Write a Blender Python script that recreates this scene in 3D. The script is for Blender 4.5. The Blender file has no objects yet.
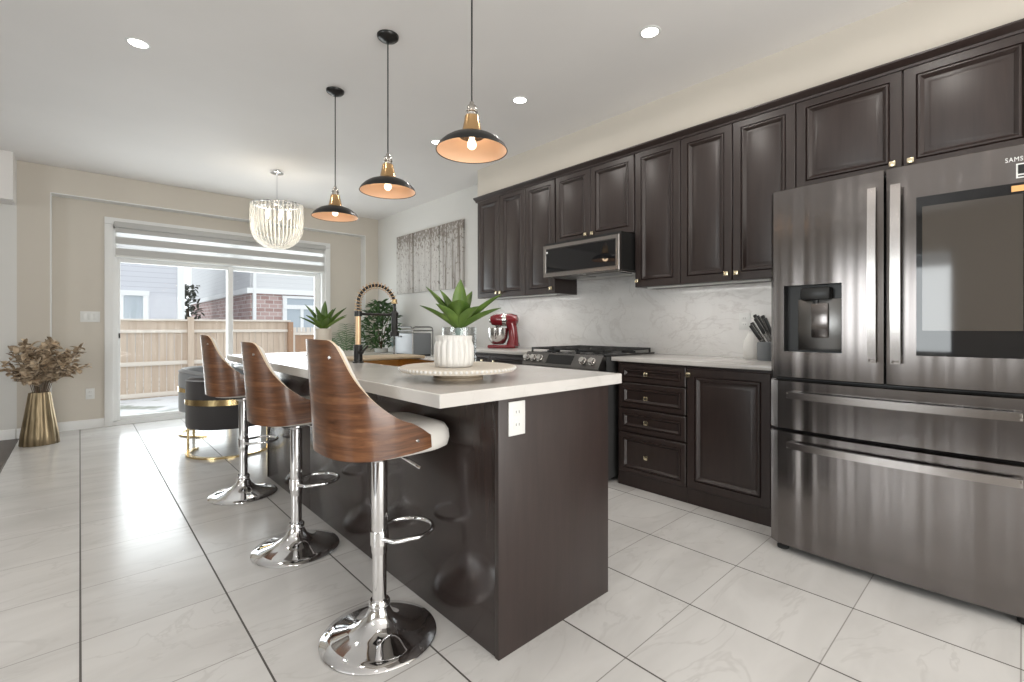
import bpy, bmesh, math, random
from mathutils import Vector, Matrix
random.seed(7)
R = math.radians
S = bpy.context.scene
COL = S.collection

# ------------------------------------------------------------------ camera
cam_d = bpy.data.cameras.new('camera')
cam = bpy.data.objects.new('camera', cam_d); COL.objects.link(cam)
cam.location = (0, 0, 1.13)
cam.rotation_euler = (R(90), 0, R(-42.6))
cam_d.sensor_width = 36.0
cam_d.lens = 36.0 * 470.0 / 1024.0
cam_d.shift_y = (327.0 - 341.0) / 1024.0
cam_d.clip_start = 0.05; cam_d.clip_end = 200
S.camera = cam

# ------------------------------------------------------------------ world, exposure
W = bpy.data.worlds.new('overcast_sky'); S.world = W
W.use_nodes = True
_nt = W.node_tree; _nt.nodes.clear()
_bg = _nt.nodes.new('ShaderNodeBackground'); _o = _nt.nodes.new('ShaderNodeOutputWorld')
_bg.inputs['Color'].default_value = (0.93, 0.96, 1.0, 1); _bg.inputs['Strength'].default_value = 1.7
_nt.links.new(_bg.outputs[0], _o.inputs[0])
S.view_settings.view_transform = 'Standard'; S.view_settings.look = 'None'
S.view_settings.gamma = 1.0; S.view_settings.use_curve_mapping = False
S.view_settings.exposure = 0.0
try:
    S.cycles.max_bounces = 10; S.cycles.diffuse_bounces = 5; S.cycles.glossy_bounces = 5
    S.cycles.transmission_bounces = 10; S.cycles.transparent_max_bounces = 24
    S.cycles.sample_clamp_indirect = 6.0; S.cycles.caustics_reflective = False; S.cycles.caustics_refractive = False
except Exception: pass

def area(name, loc, rot, sx, sy, power, color=(1, 1, 1), spread=180):
    l = bpy.data.lights.new(name, 'AREA'); l.shape = 'RECTANGLE'; l.size = sx; l.size_y = sy
    l.energy = power; l.color = color; l.spread = R(spread)
    o = bpy.data.objects.new(name, l); COL.objects.link(o); o.location = loc; o.rotation_euler = rot
    return o
# patio and side-window daylight plus added rear fill, tilted up to brighten ceiling
area('daylight_patio', (1.5, 7.6, 1.1), (R(-112), 0, 0), 2.3, 2.0, 75, (0.93, 0.97, 1.0))
area('rear_fill', (0.6, -3.7, 1.2), (R(125), 0, 0), 3.6, 2.2, 265, (1.0, 0.962, 0.93))
area('daylight_side_window', (-4.75, 1.3, 1.3), (R(115), 0, R(-90)), 2.6, 1.8, 125, (0.96, 0.98, 1.0))
DOWNLIGHT_W = 5.0
PENDANT_W = .7

# ------------------------------------------------------------------ materials
MATS = {}
def mat(name, color=(.5, .5, .5), rough=.5, metal=0.0, coat=0.0, coat_rough=.1, spec=.5, trans=0.0, ior=1.45,
        emit=None, estr=0.0, sheen=0.0, aniso=0.0):
    m = bpy.data.materials.new(name); m.use_nodes = True
    b = m.node_tree.nodes['Principled BSDF']
    b.inputs['Base Color'].default_value = (*color, 1); b.inputs['Roughness'].default_value = rough
    b.inputs['Metallic'].default_value = metal; b.inputs['Coat Weight'].default_value = coat
    b.inputs['Coat Roughness'].default_value = coat_rough; b.inputs['Specular IOR Level'].default_value = spec
    b.inputs['Transmission Weight'].default_value = trans; b.inputs['IOR'].default_value = ior
    b.inputs['Sheen Weight'].default_value = sheen
    if aniso: b.inputs['Anisotropic'].default_value = aniso
    if emit: b.inputs['Emission Color'].default_value = (*emit, 1); b.inputs['Emission Strength'].default_value = estr
    MATS[name] = m
    return m
class NT:
    def __init__(s, m): s.t = m.node_tree; s.b = s.t.nodes['Principled BSDF']
    def n(s, typ, **kw):
        x = s.t.nodes.new('ShaderNode' + typ)
        for k, v in kw.items(): setattr(x, k, v)
        return x
    def l(s, a, b): s.t.links.new(a, b)
    def math(s, op, a, b=None, c=None):
        x = s.n('Math', operation=op)
        for i, v in enumerate((a, b, c)):
            if v is None: continue
            if isinstance(v, (int, float)): x.inputs[i].default_value = v
            else: s.l(v, x.inputs[i])
        return x.outputs[0]
    def coords(s, kind='Object', scale=(1, 1, 1), loc=(0, 0, 0), rot=(0, 0, 0)):
        if kind == 'World': src = s.n('NewGeometry').outputs['Position']
        else: src = s.n('TexCoord').outputs[kind]
        mp = s.n('Mapping'); s.l(src, mp.inputs[0]); mp.inputs['Scale'].default_value = scale
        mp.inputs['Location'].default_value = loc; mp.inputs['Rotation'].default_value = rot
        return mp.outputs[0]
    def noise(s, vec, scale, detail=4, rough=.5, dist=0.0):
        x = s.n('TexNoise'); s.l(vec, x.inputs['Vector']); x.inputs['Scale'].default_value = scale
        x.inputs['Detail'].default_value = detail; x.inputs['Roughness'].default_value = rough
        x.inputs['Distortion'].default_value = dist
        return x.outputs['Fac']
    def ramp(s, fac, stops):
        x = s.n('ValToRGB'); e = x.color_ramp.elements
        while len(e) > 1: e.remove(e[-1])
        e[0].position = stops[0][0]; e[0].color = (*stops[0][1], 1)
        for p, c in stops[1:]:
            k = e.new(p); k.color = (*c, 1)
        s.l(fac, x.inputs[0]); return x.outputs[0]
    def mix(s, fac, a, b):
        x = s.n('Mix', data_type='RGBA')
        if isinstance(fac, (int, float)): x.inputs[0].default_value = fac
        else: s.l(fac, x.inputs[0])
        for i, v in ((6, a), (7, b)):
            if isinstance(v, tuple): x.inputs[i].default_value = (*v, 1)
            else: s.l(v, x.inputs[i])
        return x.outputs[2]
    def bump(s, h, strength=.2, dist=.01):
        x = s.n('Bump'); x.inputs['Strength'].default_value = strength; x.inputs['Distance'].default_value = dist
        s.l(h, x.inputs['Height']); s.l(x.outputs[0], s.b.inputs['Normal'])
    def color(s, c): s.l(c, s.b.inputs['Base Color'])
    def rough(s, r): s.l(r, s.b.inputs['Roughness'])

def G(v): return (v, v, v)
def vein(k, vec, scale, width, dist=1.2):
    """thin marble vein mask, 1 on the vein"""
    f = k.noise(vec, scale, 5, .55, dist)
    d = k.math('ABSOLUTE', k.math('SUBTRACT', f, .5))
    return k.math('SMOOTH_MIN', k.math('MAXIMUM', k.math('SUBTRACT', 1.0, k.math('DIVIDE', d, width)), 0.0), 1.0, .1)

# floor tiles, 0.457 m
m = mat('floor_tile', (.72, .70, .67), .22, spec=.45); k = NT(m)
pos = k.n('NewGeometry').outputs['Position']; sp = k.n('SeparateXYZ'); k.l(pos, sp.inputs[0])
tx = k.math('DIVIDE', k.math('SUBTRACT', sp.outputs[0], .0015), .457); ty = k.math('DIVIDE', k.math('SUBTRACT', sp.outputs[1], 2.29), .457)
def edge(t):
    f = k.math('FRACT', t); return k.math('MINIMUM', f, k.math('SUBTRACT', 1.0, f))
gx = k.math('LESS_THAN', edge(tx), .0072); gy = k.math('LESS_THAN', edge(ty), .0042)
cell = k.n('CombineXYZ'); k.l(k.math('FLOOR', tx), cell.inputs[0]); k.l(k.math('FLOOR', ty), cell.inputs[1])
wn = k.n('TexWhiteNoise'); k.l(cell.outputs[0], wn.inputs['Vector'])
off = k.n('VectorMath', operation='MULTIPLY_ADD'); k.l(wn.outputs['Color'], off.inputs[0]); off.inputs[1].default_value = (7, 7, 7); k.l(pos, off.inputs[2])
st = k.n('Mapping'); k.l(off.outputs[0], st.inputs[0]); st.inputs['Rotation'].default_value = (0, 0, R(35)); st.inputs['Scale'].default_value = (.7, 1.9, 1)
v1 = vein(k, st.outputs[0], 1.5, .014, 1.1); cloud = k.noise(st.outputs[0], 2.2, 4, .55, .6)
base = k.ramp(cloud, [(.3, (.545, .53, .515)), (.6, (.625, .61, .595))])
base = k.mix(k.math('MULTIPLY', v1, k.math('MULTIPLY', cloud, .50)), base, (.42, .40, .385))
c = k.mix(gy, base, (.27, .255, .24)); c = k.mix(gx, c, (.085, .078, .07)); k.color(c)
g = k.math('MAXIMUM', gx, gy); k.rough(k.math('ADD', .20, k.math('MULTIPLY', g, .5)))
k.bump(k.math('SUBTRACT', 1.0, g), .25, .002)

m = mat('dark_floorboards', (.06, .045, .038), .35); k = NT(m)
v = k.coords('World', (8, .8, 1)); k.color(k.ramp(k.noise(v, 2, 6), [(.3, (.035, .026, .022)), (.7, (.09, .065, .052))]))

def wall(name, col, bump=.04):
    m = mat(name, col, .75, spec=.25); k = NT(m); v = k.coords('World')
    k.color(k.ramp(k.noise(v, 1.5, 3), [(.2, tuple(x * .97 for x in col)), (.8, tuple(min(1, x * 1.03) for x in col))]))
    k.bump(k.noise(v, 180, 2), bump, .002); return m
wall('wall_beige', (.60, .555, .49)); wall('wall_white', (.70, .69, .665)); wall('ceiling_paint', (.79, .765, .745))
wall('trim_white', (.78, .78, .77), .0); MATS['trim_white'].node_tree.nodes['Principled BSDF'].inputs['Roughness'].default_value = .4

def wood(name, dark, light, scale, stretch, rough, coat=0.0, coat_rough=.15, dist=.6):
    m = mat(name, dark, rough, coat=coat, coat_rough=coat_rough); k = NT(m)
    v = k.coords('Object', stretch); f = k.noise(v, scale, 7, .6, dist)
    k.color(k.ramp(f, [(.3, dark), (.7, light)])); k.bump(f, .04, .003); return m
wood('espresso', (.020, .0118, .0100), (.031, .0190, .0165), 4, (9, 9, .8), .42, .30, .34)
wood('espresso_gloss', (.021, .0140, .0125), (.031, .0205, .018), 4, (9, 9, .8), .24, .30, .10)
wood('cut_wood', (.34, .26, .17), (.50, .40, .28), 5, (1, 10, 10), .45)
wood('tray_wood', (.30, .23, .16), (.45, .37, .28), 5, (1, 6, 6), .5)
wood('plywood_edge', (.60, .47, .33), (.74, .61, .46), 8, (4, 4, 30), .45)
# walnut veneer with horizontal figure
m = mat('walnut', (.2, .09, .04), .34, coat=.35, coat_rough=.12); k = NT(m)
v = k.coords('Object', (1.3, 1.3, 11)); f = k.noise(v, 3.2, 6, .62, 1.1); f2 = k.noise(k.coords('Object', (2.5, 2.5, 70)), 5, 3, .5, .3)
c = k.ramp(f, [(.28, (.050, .019, .009)), (.5, (.145, .060, .027)), (.72, (.27, .125, .058))])
k.color(k.mix(k.math('MULTIPLY', f2, .35), c, (.06, .024, .011)))

m = mat('quartz', (.74, .72, .69), .16, spec=.5); k = NT(m); v = k.coords('World', (1, 1, 1), rot=(0, 0, R(30)))
f = vein(k, v, 1.6, .012, 1.8); cl = k.noise(v, 4, 5); b_ = k.ramp(cl, [(.3, (.53, .505, .48)), (.7, (.60, .58, .555))])
k.color(k.mix(k.math('MULTIPLY', f, .28), b_, (.45, .43, .41)))
m = mat('marble_splash', (.74, .73, .71), .14); k = NT(m); v = k.coords('World', (1, .8, 1.5), rot=(R(35), 0, 0))
f = vein(k, v, 1.15, .022, 2.0); f3 = vein(k, v, 2.6, .010, 1.6); cl = k.noise(v, 1.6, 5, .6, .8)
b_ = k.ramp(cl, [(.3, (.68, .665, .65)), (.65, (.80, .79, .775))])
c = k.mix(k.math('MULTIPLY', f, .30), b_, (.46, .43, .41)); k.color(k.mix(k.math('MULTIPLY', f3, .22), c, (.42, .39, .37)))

mat('chrome', (.86, .86, .87), .05, 1.0)
mat('satin_nickel', (.62, .60, .57), .22, 1.0)
mat('brass', (.78, .60, .31), .20, 1.0)
mat('tan_metal', (.62, .43, .26), .42, .7)
mat('knob_brass', (.84, .74, .52), .25, 1.0)
mat('sink_gold', (.72, .48, .20), .30, 1.0)
mat('black_metal', (.018, .017, .016), .35, .3)
mat('black_plastic', (.014, .014, .014), .35)
mat('black_glass', (.010, .010, .011), .035, spec=.6)
mat('cast_iron', (.02, .02, .02), .55)
mat('dark_rubber', (.02, .02, .02), .7)
m = mat('copper_inside', (.84, .56, .38), .5, .15)
mat('bronze_neck', (.62, .40, .20), .22, 1.0)
mat('antique_steel', (.45, .43, .40), .25, 1.0)
mat('bulb', (1, .9, .75), .2, emit=(1.0, .84, .62), estr=2.6)
mat('lamp_disc', (1, 1, 1), .5, emit=(1.0, .97, .92), estr=7.0)
mat('candle_bulb', (1, .9, .75), .2, emit=(1.0, .86, .62), estr=9.0)
mat('vinyl_white', (.74, .71, .67), .42)
mat('ceramic_white', (.62, .605, .58), .4)
mat('ceramic_cream', (.56, .51, .44), .5)
mat('plate_white', (.70, .70, .68), .35)
mat('red_enamel', (.17, .009, .015), .18, coat=.6, coat_rough=.05)
mat('silver_plastic', (.42, .44, .47), .4)
mat('stone_grey', (.17, .18, .19), .5)
mat('table_gloss', (.60, .63, .68), .12)
mat('sticker_white', (.8, .8, .78), .5); mat('sticker_orange', (.80, .42, .16), .5)
# steel with vertical brushing
m = mat('steel', (.200, .183, .177), .22, 1.0, aniso=.75); k = NT(m)
tg = k.n('Tangent', direction_type='RADIAL', axis='Z'); k.l(tg.outputs[0], k.b.inputs['Tangent'])
f = k.noise(k.coords('Object', (1, 260, .6)), 1.0, 3, .6); k.rough(k.math('ADD', .17, k.math('MULTIPLY', f, .10)))
f = k.noise(k.coords('Object', (1, 7, .14)), 1.0, 2, .45); k.bump(f, .75, .03)
mat('steel_bright', (.66, .64, .62), .20, 1.0)
mat('steel_mid', (.40, .375, .36), .22, 1.0)
mat('steel_dark', (.16, .155, .15), .28, 1.0)
mat('fridge_side', (.05, .05, .05), .4)
m = mat('screen_glass', (.06, .052, .045), .06, spec=.9)
# glass: clear with a little gloss, cheap and real
def glass(name, tint, gloss=.10, rough=.02):
    m = bpy.data.materials.new(name); m.use_nodes = True; t = m.node_tree; t.nodes.clear()
    o = t.nodes.new('ShaderNodeOutputMaterial'); tr = t.nodes.new('ShaderNodeBsdfTransparent'); gl = t.nodes.new('ShaderNodeBsdfGlossy')
    fr = t.nodes.new('ShaderNodeLayerWeight'); fr.inputs['Blend'].default_value = .35
    mx = t.nodes.new('ShaderNodeMixShader'); tr.inputs[0].default_value = (*tint, 1); gl.inputs['Roughness'].default_value = rough
    mm = t.nodes.new('ShaderNodeMath'); mm.operation = 'MULTIPLY_ADD'; mm.inputs[1].default_value = gloss * 2; mm.inputs[2].default_value = gloss * .2
    t.links.new(fr.outputs['Facing'], mm.inputs[0]); t.links.new(mm.outputs[0], mx.inputs[0])
    t.links.new(tr.outputs[0], mx.inputs[1]); t.links.new(gl.outputs[0], mx.inputs[2]); t.links.new(mx.outputs[0], o.inputs[0])
    MATS[name] = m
glass('pane_glass', (.97, .985, .98), .02); glass('vase_glass', (.90, .91, .91), .25); 
glass('rod_glass', (.97, .97, .96), .12, .05)
t = MATS['rod_glass'].node_tree; o_ = [q for q in t.nodes if q.type == 'OUTPUT_MATERIAL'][0]; src = o_.inputs[0].links[0].from_socket
df = t.nodes.new('ShaderNodeBsdfTranslucent'); df.inputs[0].default_value = (.95, .94, .92, 1); d2 = t.nodes.new('ShaderNodeBsdfDiffuse'); d2.inputs[0].default_value = (.9, .9, .88, 1)
ma = t.nodes.new('ShaderNodeMixShader'); ma.inputs[0].default_value = .4; mb_ = t.nodes.new('ShaderNodeMixShader'); mb_.inputs[0].default_value = .30
t.links.new(df.outputs[0], ma.inputs[1]); t.links.new(d2.outputs[0], ma.inputs[2]); t.links.new(src, mb_.inputs[1]); t.links.new(ma.outputs[0], mb_.inputs[2]); t.links.new(mb_.outputs[0], o_.inputs[0])
m = mat('sheer_fabric', (.92, .92, .92), .8); k = NT(m); k.b.inputs['Transmission Weight'].default_value = .0
t = m.node_tree; tl = t.nodes.new('ShaderNodeBsdfTranslucent'); tp = t.nodes.new('ShaderNodeBsdfTransparent'); mx = t.nodes.new('ShaderNodeMixShader'); m2 = t.nodes.new('ShaderNodeMixShader')
tl.inputs[0].default_value = (.95, .95, .95, 1); mx.inputs[0].default_value = .6; m2.inputs[0].default_value = .55
t.links.new(k.b.outputs[0], mx.inputs[1]); t.links.new(tl.outputs[0], mx.inputs[2]); t.links.new(mx.outputs[0], m2.inputs[1]); t.links.new(tp.outputs[0], m2.inputs[2])
t.links.new(m2.outputs[0], t.nodes['Material Output'].inputs[0])
mat('blind_fabric', (.50, .495, .48), .85)
# plants
def leafm(name, a, b, scale=6, rough=.4):
    m = mat(name, a, rough); k = NT(m); k.color(k.ramp(k.noise(k.coords('Object'), scale, 3), [(.35, a), (.65, b)])); k.b.inputs['Subsurface Weight'].default_value = 0
leafm('agave_green', (.050, .100, .016), (.125, .20, .04), 9); leafm('palm_green', (.05, .12, .045), (.14, .24, .10), 9)
leafm('ficus_green', (.025, .06, .018), (.08, .15, .05), 11); leafm('pale_leaf', (.28, .38, .36), (.42, .50, .48), 9)
leafm('gold_leaf', (.21, .15, .095), (.66, .53, .385), 16, .38)
mat('stem_brown', (.12, .08, .045), .6); mat('soil', (.03, .022, .016), .9)
m = mat('gold_vase', (.46, .35, .19), .42, .85); k = NT(m); k.color(k.ramp(k.noise(k.coords('Object', (14, 14, .6)), 2, 3), [(.3, (.10, .075, .04)), (.7, (.42, .33, .21))]))
# velvet
m = mat('velvet_grey', (.034, .031, .032), .8, sheen=.35); m = mat('velvet_light', (.30, .315, .335), .8, sheen=.6)
mat('velvet_piping', (.36, .36, .37), .7)
# canvas: abstract aspen trunks, grey on off-white
m = mat('canvas_art', (.7, .68, .65), .7); k = NT(m)
trunk = k.noise(k.coords('World', (1, 9, .35)), 1.6, 4, .65, .4); leaf = k.noise(k.coords('World', (1, 7, 4)), 5, 5, .7)
zz = k.n('SeparateXYZ'); k.l(k.n('NewGeometry').outputs['Position'], zz.inputs[0])
top = k.math('MULTIPLY_ADD', zz.outputs[2], 2.0, -4.15); topc = k.n('Clamp'); k.l(top, topc.inputs[0])
c = k.ramp(trunk, [(.34, (.22, .19, .165)), (.45, (.50, .475, .45)), (.7, (.60, .58, .55))])
lm = k.math('GREATER_THAN', k.math('ADD', leaf, k.math('MULTIPLY', topc.outputs[0], .22)), .60)
k.color(k.mix(k.math('MULTIPLY', lm, .75), c, (.17, .135, .11)))
# outside
m = mat('snow_ground', (.8, .8, .82), .9); k = NT(m); k.color(k.ramp(k.noise(k.coords('World', (1, 2, 1)), 1.1, 5, .6), [(.42, (.35, .37, .33)), (.52, (.80, .81, .83))]))
m = mat('fence_wood', (.55, .42, .29), .8); k = NT(m); k.color(k.ramp(k.noise(k.coords('Object', (7, 7, .5)), 1.6, 5, .6), [(.25, (.47, .36, .28)), (.75, (.64, .53, .43))]))
m = mat('fence_dark', (.36, .22, .14), .8); m = mat('pale_picket', (.70, .63, .56), .8)
m = mat('siding_grey', (.60, .60, .65), .7); k = NT(m)
z_ = k.n('SeparateXYZ'); k.l(k.n('NewGeometry').outputs['Position'], z_.inputs[0]); fz = k.math('FRACT', k.math('DIVIDE', z_.outputs[2], .16))
k.color(k.mix(k.math('LESS_THAN', fz, .10), (.60, .605, .65), (.47, .47, .52)))
m = mat('siding_pale', (.68, .68, .69), .7); k = NT(m)
z_ = k.n('SeparateXYZ'); k.l(k.n('NewGeometry').outputs['Position'], z_.inputs[0]); fz = k.math('FRACT', k.math('DIVIDE', z_.outputs[2], .18))
k.color(k.mix(k.math('LESS_THAN', fz, .08), (.68, .68, .69), (.60, .60, .61)))
m = mat('brick', (.5, .35, .32), .85); k = NT(m)
p_ = k.n('NewGeometry').outputs['Position']; q_ = k.n('SeparateXYZ'); k.l(p_, q_.inputs[0]); cb = k.n('CombineXYZ'); k.l(k.math('ADD', q_.outputs[0], q_.outputs[1]), cb.inputs[0]); k.l(q_.outputs[2], cb.inputs[1])
bt = k.n('TexBrick'); k.l(cb.outputs[0], bt.inputs['Vector']); bt.inputs['Scale'].default_value = 1.6
bt.inputs['Color1'].default_value = (.38, .24, .22, 1); bt.inputs['Color2'].default_value = (.52, .38, .36, 1); bt.inputs['Mortar'].default_value = (.62, .58, .56, 1); k.color(bt.outputs['Color'])
mat('house_white', (.82, .82, .82), .6); mat('house_glass', (.42, .47, .52), .1); leafm('bush_dark', (.10, .11, .09), (.24, .25, .21), 3, .8)

# ------------------------------------------------------------------ mesh builder
class MB:
    def __init__(s): s.v = []; s.f = []; s.mi = []; s.cur = 0
    def add(s, vs, fs, M=None):
        o = len(s.v)
        for p in vs:
            p = Vector(p); s.v.append(M @ p if M else p)
        for f in fs: s.f.append([i + o for i in f]); s.mi.append(s.cur)
        return s
    def bm(s, b, M=None):
        b.verts.index_update()
        s.add([v.co.copy() for v in b.verts], [[v.index for v in f.verts] for f in b.faces], M); b.free(); return s
    def box(s, x0, x1, y0, y1, z0, z1, bev=0.0, seg=2, M=None):
        b = bmesh.new(); bmesh.ops.create_cube(b, size=1.0)
        for v in b.verts:
            v.co = Vector(((x0 + x1) / 2 + v.co.x * (x1 - x0), (y0 + y1) / 2 + v.co.y * (y1 - y0), (z0 + z1) / 2 + v.co.z * (z1 - z0)))
        if bev > 0:
            bmesh.ops.bevel(b, geom=list(b.edges), offset=min(bev, .49 * min(abs(x1 - x0), abs(y1 - y0), abs(z1 - z0))), segments=seg, profile=.5, affect='EDGES')
        return s.bm(b, M)
    def lathe(s, prof, n=32, c=(0, 0, 0), M=None, sx=1, sy=1, flute=None, close=True):
        vs = []; fs = []
        for (r, z) in prof:
            for i in range(n):
                a = 2 * math.pi * i / n
                rr = r * (flute(a, z) if flute else 1)
                vs.append((c[0] + rr * math.cos(a) * sx, c[1] + rr * math.sin(a) * sy, c[2] + z))
        for j in range(len(prof) - 1):
            for i in range(n):
                fs.append([j * n + i, j * n + (i + 1) % n, (j + 1) * n + (i + 1) % n, (j + 1) * n + i])
        if close:
            if prof[0][0] > 1e-6: fs.append(list(range(n))[::-1])
            if prof[-1][0] > 1e-6: fs.append([(len(prof) - 1) * n + i for i in range(n)])
        return s.add(vs, fs, M)
    def cyl(s, p0, p1, r0, r1=None, n=16, M=None):
        return s.tube([p0, p1], [r0, r0 if r1 is None else r1], n, M=M)
    def tube(s, path, rad, n=10, closed=False, M=None, flat=1.0):
        P = [Vector(p) for p in path]; m = len(P)
        rs = rad if isinstance(rad, (list, tuple)) else [rad] * m
        T = []
        for i in range(m):
            a = P[(i - 1) % m] if (closed or i > 0) else P[i]; b = P[(i + 1) % m] if (closed or i < m - 1) else P[i]
            t = (b - a); T.append(t.normalized() if t.length > 1e-9 else Vector((0, 0, 1)))
        ref = Vector((0, 0, 1)) if abs(T[0].z) < .9 else Vector((1, 0, 0))
        u = T[0].cross(ref).normalized(); vs = []; fs = []
        for i in range(m):
            u = (u - T[i] * u.dot(T[i])).normalized(); w = T[i].cross(u)
            for j in range(n):
                a = 2 * math.pi * j / n
                vs.append(P[i] + (u * math.cos(a) + w * math.sin(a) * flat) * rs[i])
        for i in range(m if closed else m - 1):
            for j in range(n):
                i2 = (i + 1) % m
                fs.append([i * n + j, i * n + (j + 1) % n, i2 * n + (j + 1) % n, i2 * n + j])
        if not closed:
            fs.append(list(range(n))[::-1]); fs.append([(m - 1) * n + j for j in range(n)])
        return s.add(vs, fs, M)
    def ball(s, c, r, n=16, k=10, sc=(1, 1, 1), M=None):
        prof = [(r * math.sin(math.pi * i / k), -r * math.cos(math.pi * i / k)) for i in range(k + 1)]
        vs = []; fs = []
        for (q, z) in prof:
            for i in range(n):
                a = 2 * math.pi * i / n; vs.append((c[0] + q * math.cos(a) * sc[0], c[1] + q * math.sin(a) * sc[1], c[2] + z * sc[2]))
        for j in range(k):
            for i in range(n): fs.append([j * n + i, j * n + (i + 1) % n, (j + 1) * n + (i + 1) % n, (j + 1) * n + i])
        return s.add(vs, fs, M)
    def prism(s, pts, axis, a, b, M=None):
        """extrude polygon pts (2-D) along axis 'x','y','z' from a to b"""
        n = len(pts); vs = []
        for t in (a, b):
            for p in pts:
                vs.append({'x': (t, p[0], p[1]), 'y': (p[0], t, p[1]), 'z': (p[0], p[1], t)}[axis])
        fs = [list(range(n))[::-1], list(range(n, 2 * n))] + [[i, (i + 1) % n, n + (i + 1) % n, n + i] for i in range(n)]
        return s.add(vs, fs, M)
    def panel(s, y0, y1, z0, z1, x, prof, sign=-1):
        """raised panel door in a plane x = const, growing along sign*x; prof = (inset, height) rings"""
        vs = []; fs = []
        for d, h in prof:
            X = x + sign * h
            vs += [(X, y0 + d, z0 + d), (X, y1 - d, z0 + d), (X, y1 - d, z1 - d), (X, y0 + d, z1 - d)]
        for j in range(len(prof) - 1):
            for i in range(4): fs.append([j * 4 + i, j * 4 + (i + 1) % 4, (j + 1) * 4 + (i + 1) % 4, (j + 1) * 4 + i])
        n = (len(prof) - 1) * 4; fs.append([n, n + 1, n + 2, n + 3]); fs.append([3, 2, 1, 0])
        return s.add(vs, fs)

ROOT = {}     # object name -> world offset of its thing
def fin(name, mb, mats, parent, offset, smooth=40):
    me = bpy.data.meshes.new(name)
    me.from_pydata([tuple(v - Vector(offset)) for v in mb.v], [], mb.f)
    ml = mats if isinstance(mats, (list, tuple)) else [mats]
    for q in ml: me.materials.append(MATS[q])
    b = bmesh.new(); b.from_mesh(me); bmesh.ops.recalc_face_normals(b, faces=list(b.faces)); b.to_mesh(me); b.free()
    for p, i in zip(me.polygons, mb.mi): p.material_index = i; p.use_smooth = smooth > 0
    if smooth > 0: me.set_sharp_from_angle(angle=R(smooth))
    o = bpy.data.objects.new(name, me); COL.objects.link(o)
    if parent: o.parent = parent
    return o
def meta(o, label=None, cat=None, group=None, kind=None):
    if label: o['label'] = label
    if cat: o['category'] = cat
    if group: o['group'] = group
    if kind: o['kind'] = kind
    return o
def thing(name, loc, label, cat, group=None):
    o = bpy.data.objects.new(name, None); COL.objects.link(o); o.location = loc; o.empty_display_size = .05
    ROOT[o.name] = Vector(loc); return meta(o, label, cat, group)
def part(name, mb, mats, parent, smooth=40, local=False, label=None):
    off = Vector((0, 0, 0)) if local else ROOT[parent.name]
    o = fin(name, mb, mats, parent, off, smooth); ROOT[o.name] = off
    if label: o['label'] = label
    return o
def single(name, mb, mats, loc, label, cat, group=None, smooth=40):
    o = fin(name, mb, mats, None, loc, smooth); o.location = loc; ROOT[o.name] = Vector(loc); return meta(o, label, cat, group)
def struct(name, mb, mats, parent=None, smooth=40):
    o = fin(name, mb, mats, parent, (0, 0, 0), smooth); ROOT[o.name] = Vector((0, 0, 0))
    if not parent: o['kind'] = 'structure'
    return o
def copy_tree(o, parent=None):
    c = o.copy(); COL.objects.link(c); c.parent = parent
    for ch in list(o.children): copy_tree(ch, c)
    return c

# ================================================================== SETTING
CZ = 2.82
struct('floor', MB().box(-.46, 3.6, -3.3, 7.3, -.12, 0), 'floor_tile')
struct('floor_hall', MB().box(-4.4, -.46, -3.3, 7.3, -.12, -.002), 'dark_floorboards')
struct('ceiling', MB().box(-4.4, 3.6, -3.3, 7.3, CZ, CZ + .1), 'ceiling_paint')
struct('wall_right', MB().box(3.47, 3.6, -3.3, 7.3, 0, CZ), 'wall_white')
b = MB().box(-.47, .28, 7.05, 7.3, 0, CZ).box(2.69, 3.47, 7.05, 7.3, 0, CZ).box(.28, 2.69, 7.05, 7.3, 2.30, CZ)
struct('wall_patio', b, 'wall_beige')
b = MB().box(-.47, 3.47, 6.9, 7.05, 2.545, CZ).box(-.47, -.23, 6.9, 7.05, 0, 2.545).box(3.26, 3.47, 6.9, 7.05, 0, 2.545)
struct('trim_1', b, 'wall_beige')            # arch of the recess round the patio door
struct('trim_8', MB().box(-.22, 3.25, 6.898, 7.05, 2.535, 2.5445).box(3.25, 3.2595, 6.898, 7.05, 0, 2.5445).box(-.2295, -.22, 6.898, 7.05, 0, 2.5445), 'trim_white')   # added lining of the recess; its white paints in daylight on soffit and jambs
struct('wall_hall', MB().box(-4.4, -.47, 6.9, 7.3, 0, CZ), 'wall_white')
struct('trim_2', MB().box(-4.4, -.475, 6.6, 6.9, 2.36, CZ), 'ceiling_paint')   # beam across the hall
# rear and side walls, with window openings
b = MB().box(-4.4, -1.2, -3.3, -3.15, 0, CZ).box(2.4, 3.47, -3.3, -3.15, 0, CZ).box(-1.2, 2.4, -3.3, -3.15, 0, .4).box(-1.2, 2.4, -3.3, -3.15, 2.45, CZ)
struct('wall_rear', b, 'wall_beige')
b = MB().box(-4.4, -4.25, -3.3, .0, 0, CZ).box(-4.4, -4.25, 2.6, 6.9, 0, CZ).box(-4.4, -4.25, .0, 2.6, 0, .7).box(-4.4, -4.25, .0, 2.6, 2.3, CZ)
struct('wall_left', b, 'wall_beige')
def window_frame(name, mb, glassmb):
    o = struct(name, mb, 'trim_white'); struct('pane', glassmb, 'pane_glass', o)
b = MB()
for x in (-1.2, -.03, 1.14, 2.34): b.box(x, x + .06, -3.3, -3.2, .4, 2.45)
b.box(-1.2, 2.4, -3.3, -3.2, .4, .46).box(-1.2, 2.4, -3.3, -3.2, 2.39, 2.45)
window_frame('window_1', b, MB().box(-1.19, 2.39, -3.26, -3.25, .41, 2.44))
b = MB()
for y in (0, 1.27, 2.54): b.box(-4.4, -4.3, y, y + .06, .7, 2.3)
b.box(-4.4, -4.3, 0, 2.6, .7, .76).box(-4.4, -4.3, 0, 2.6, 2.24, 2.3)
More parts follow.
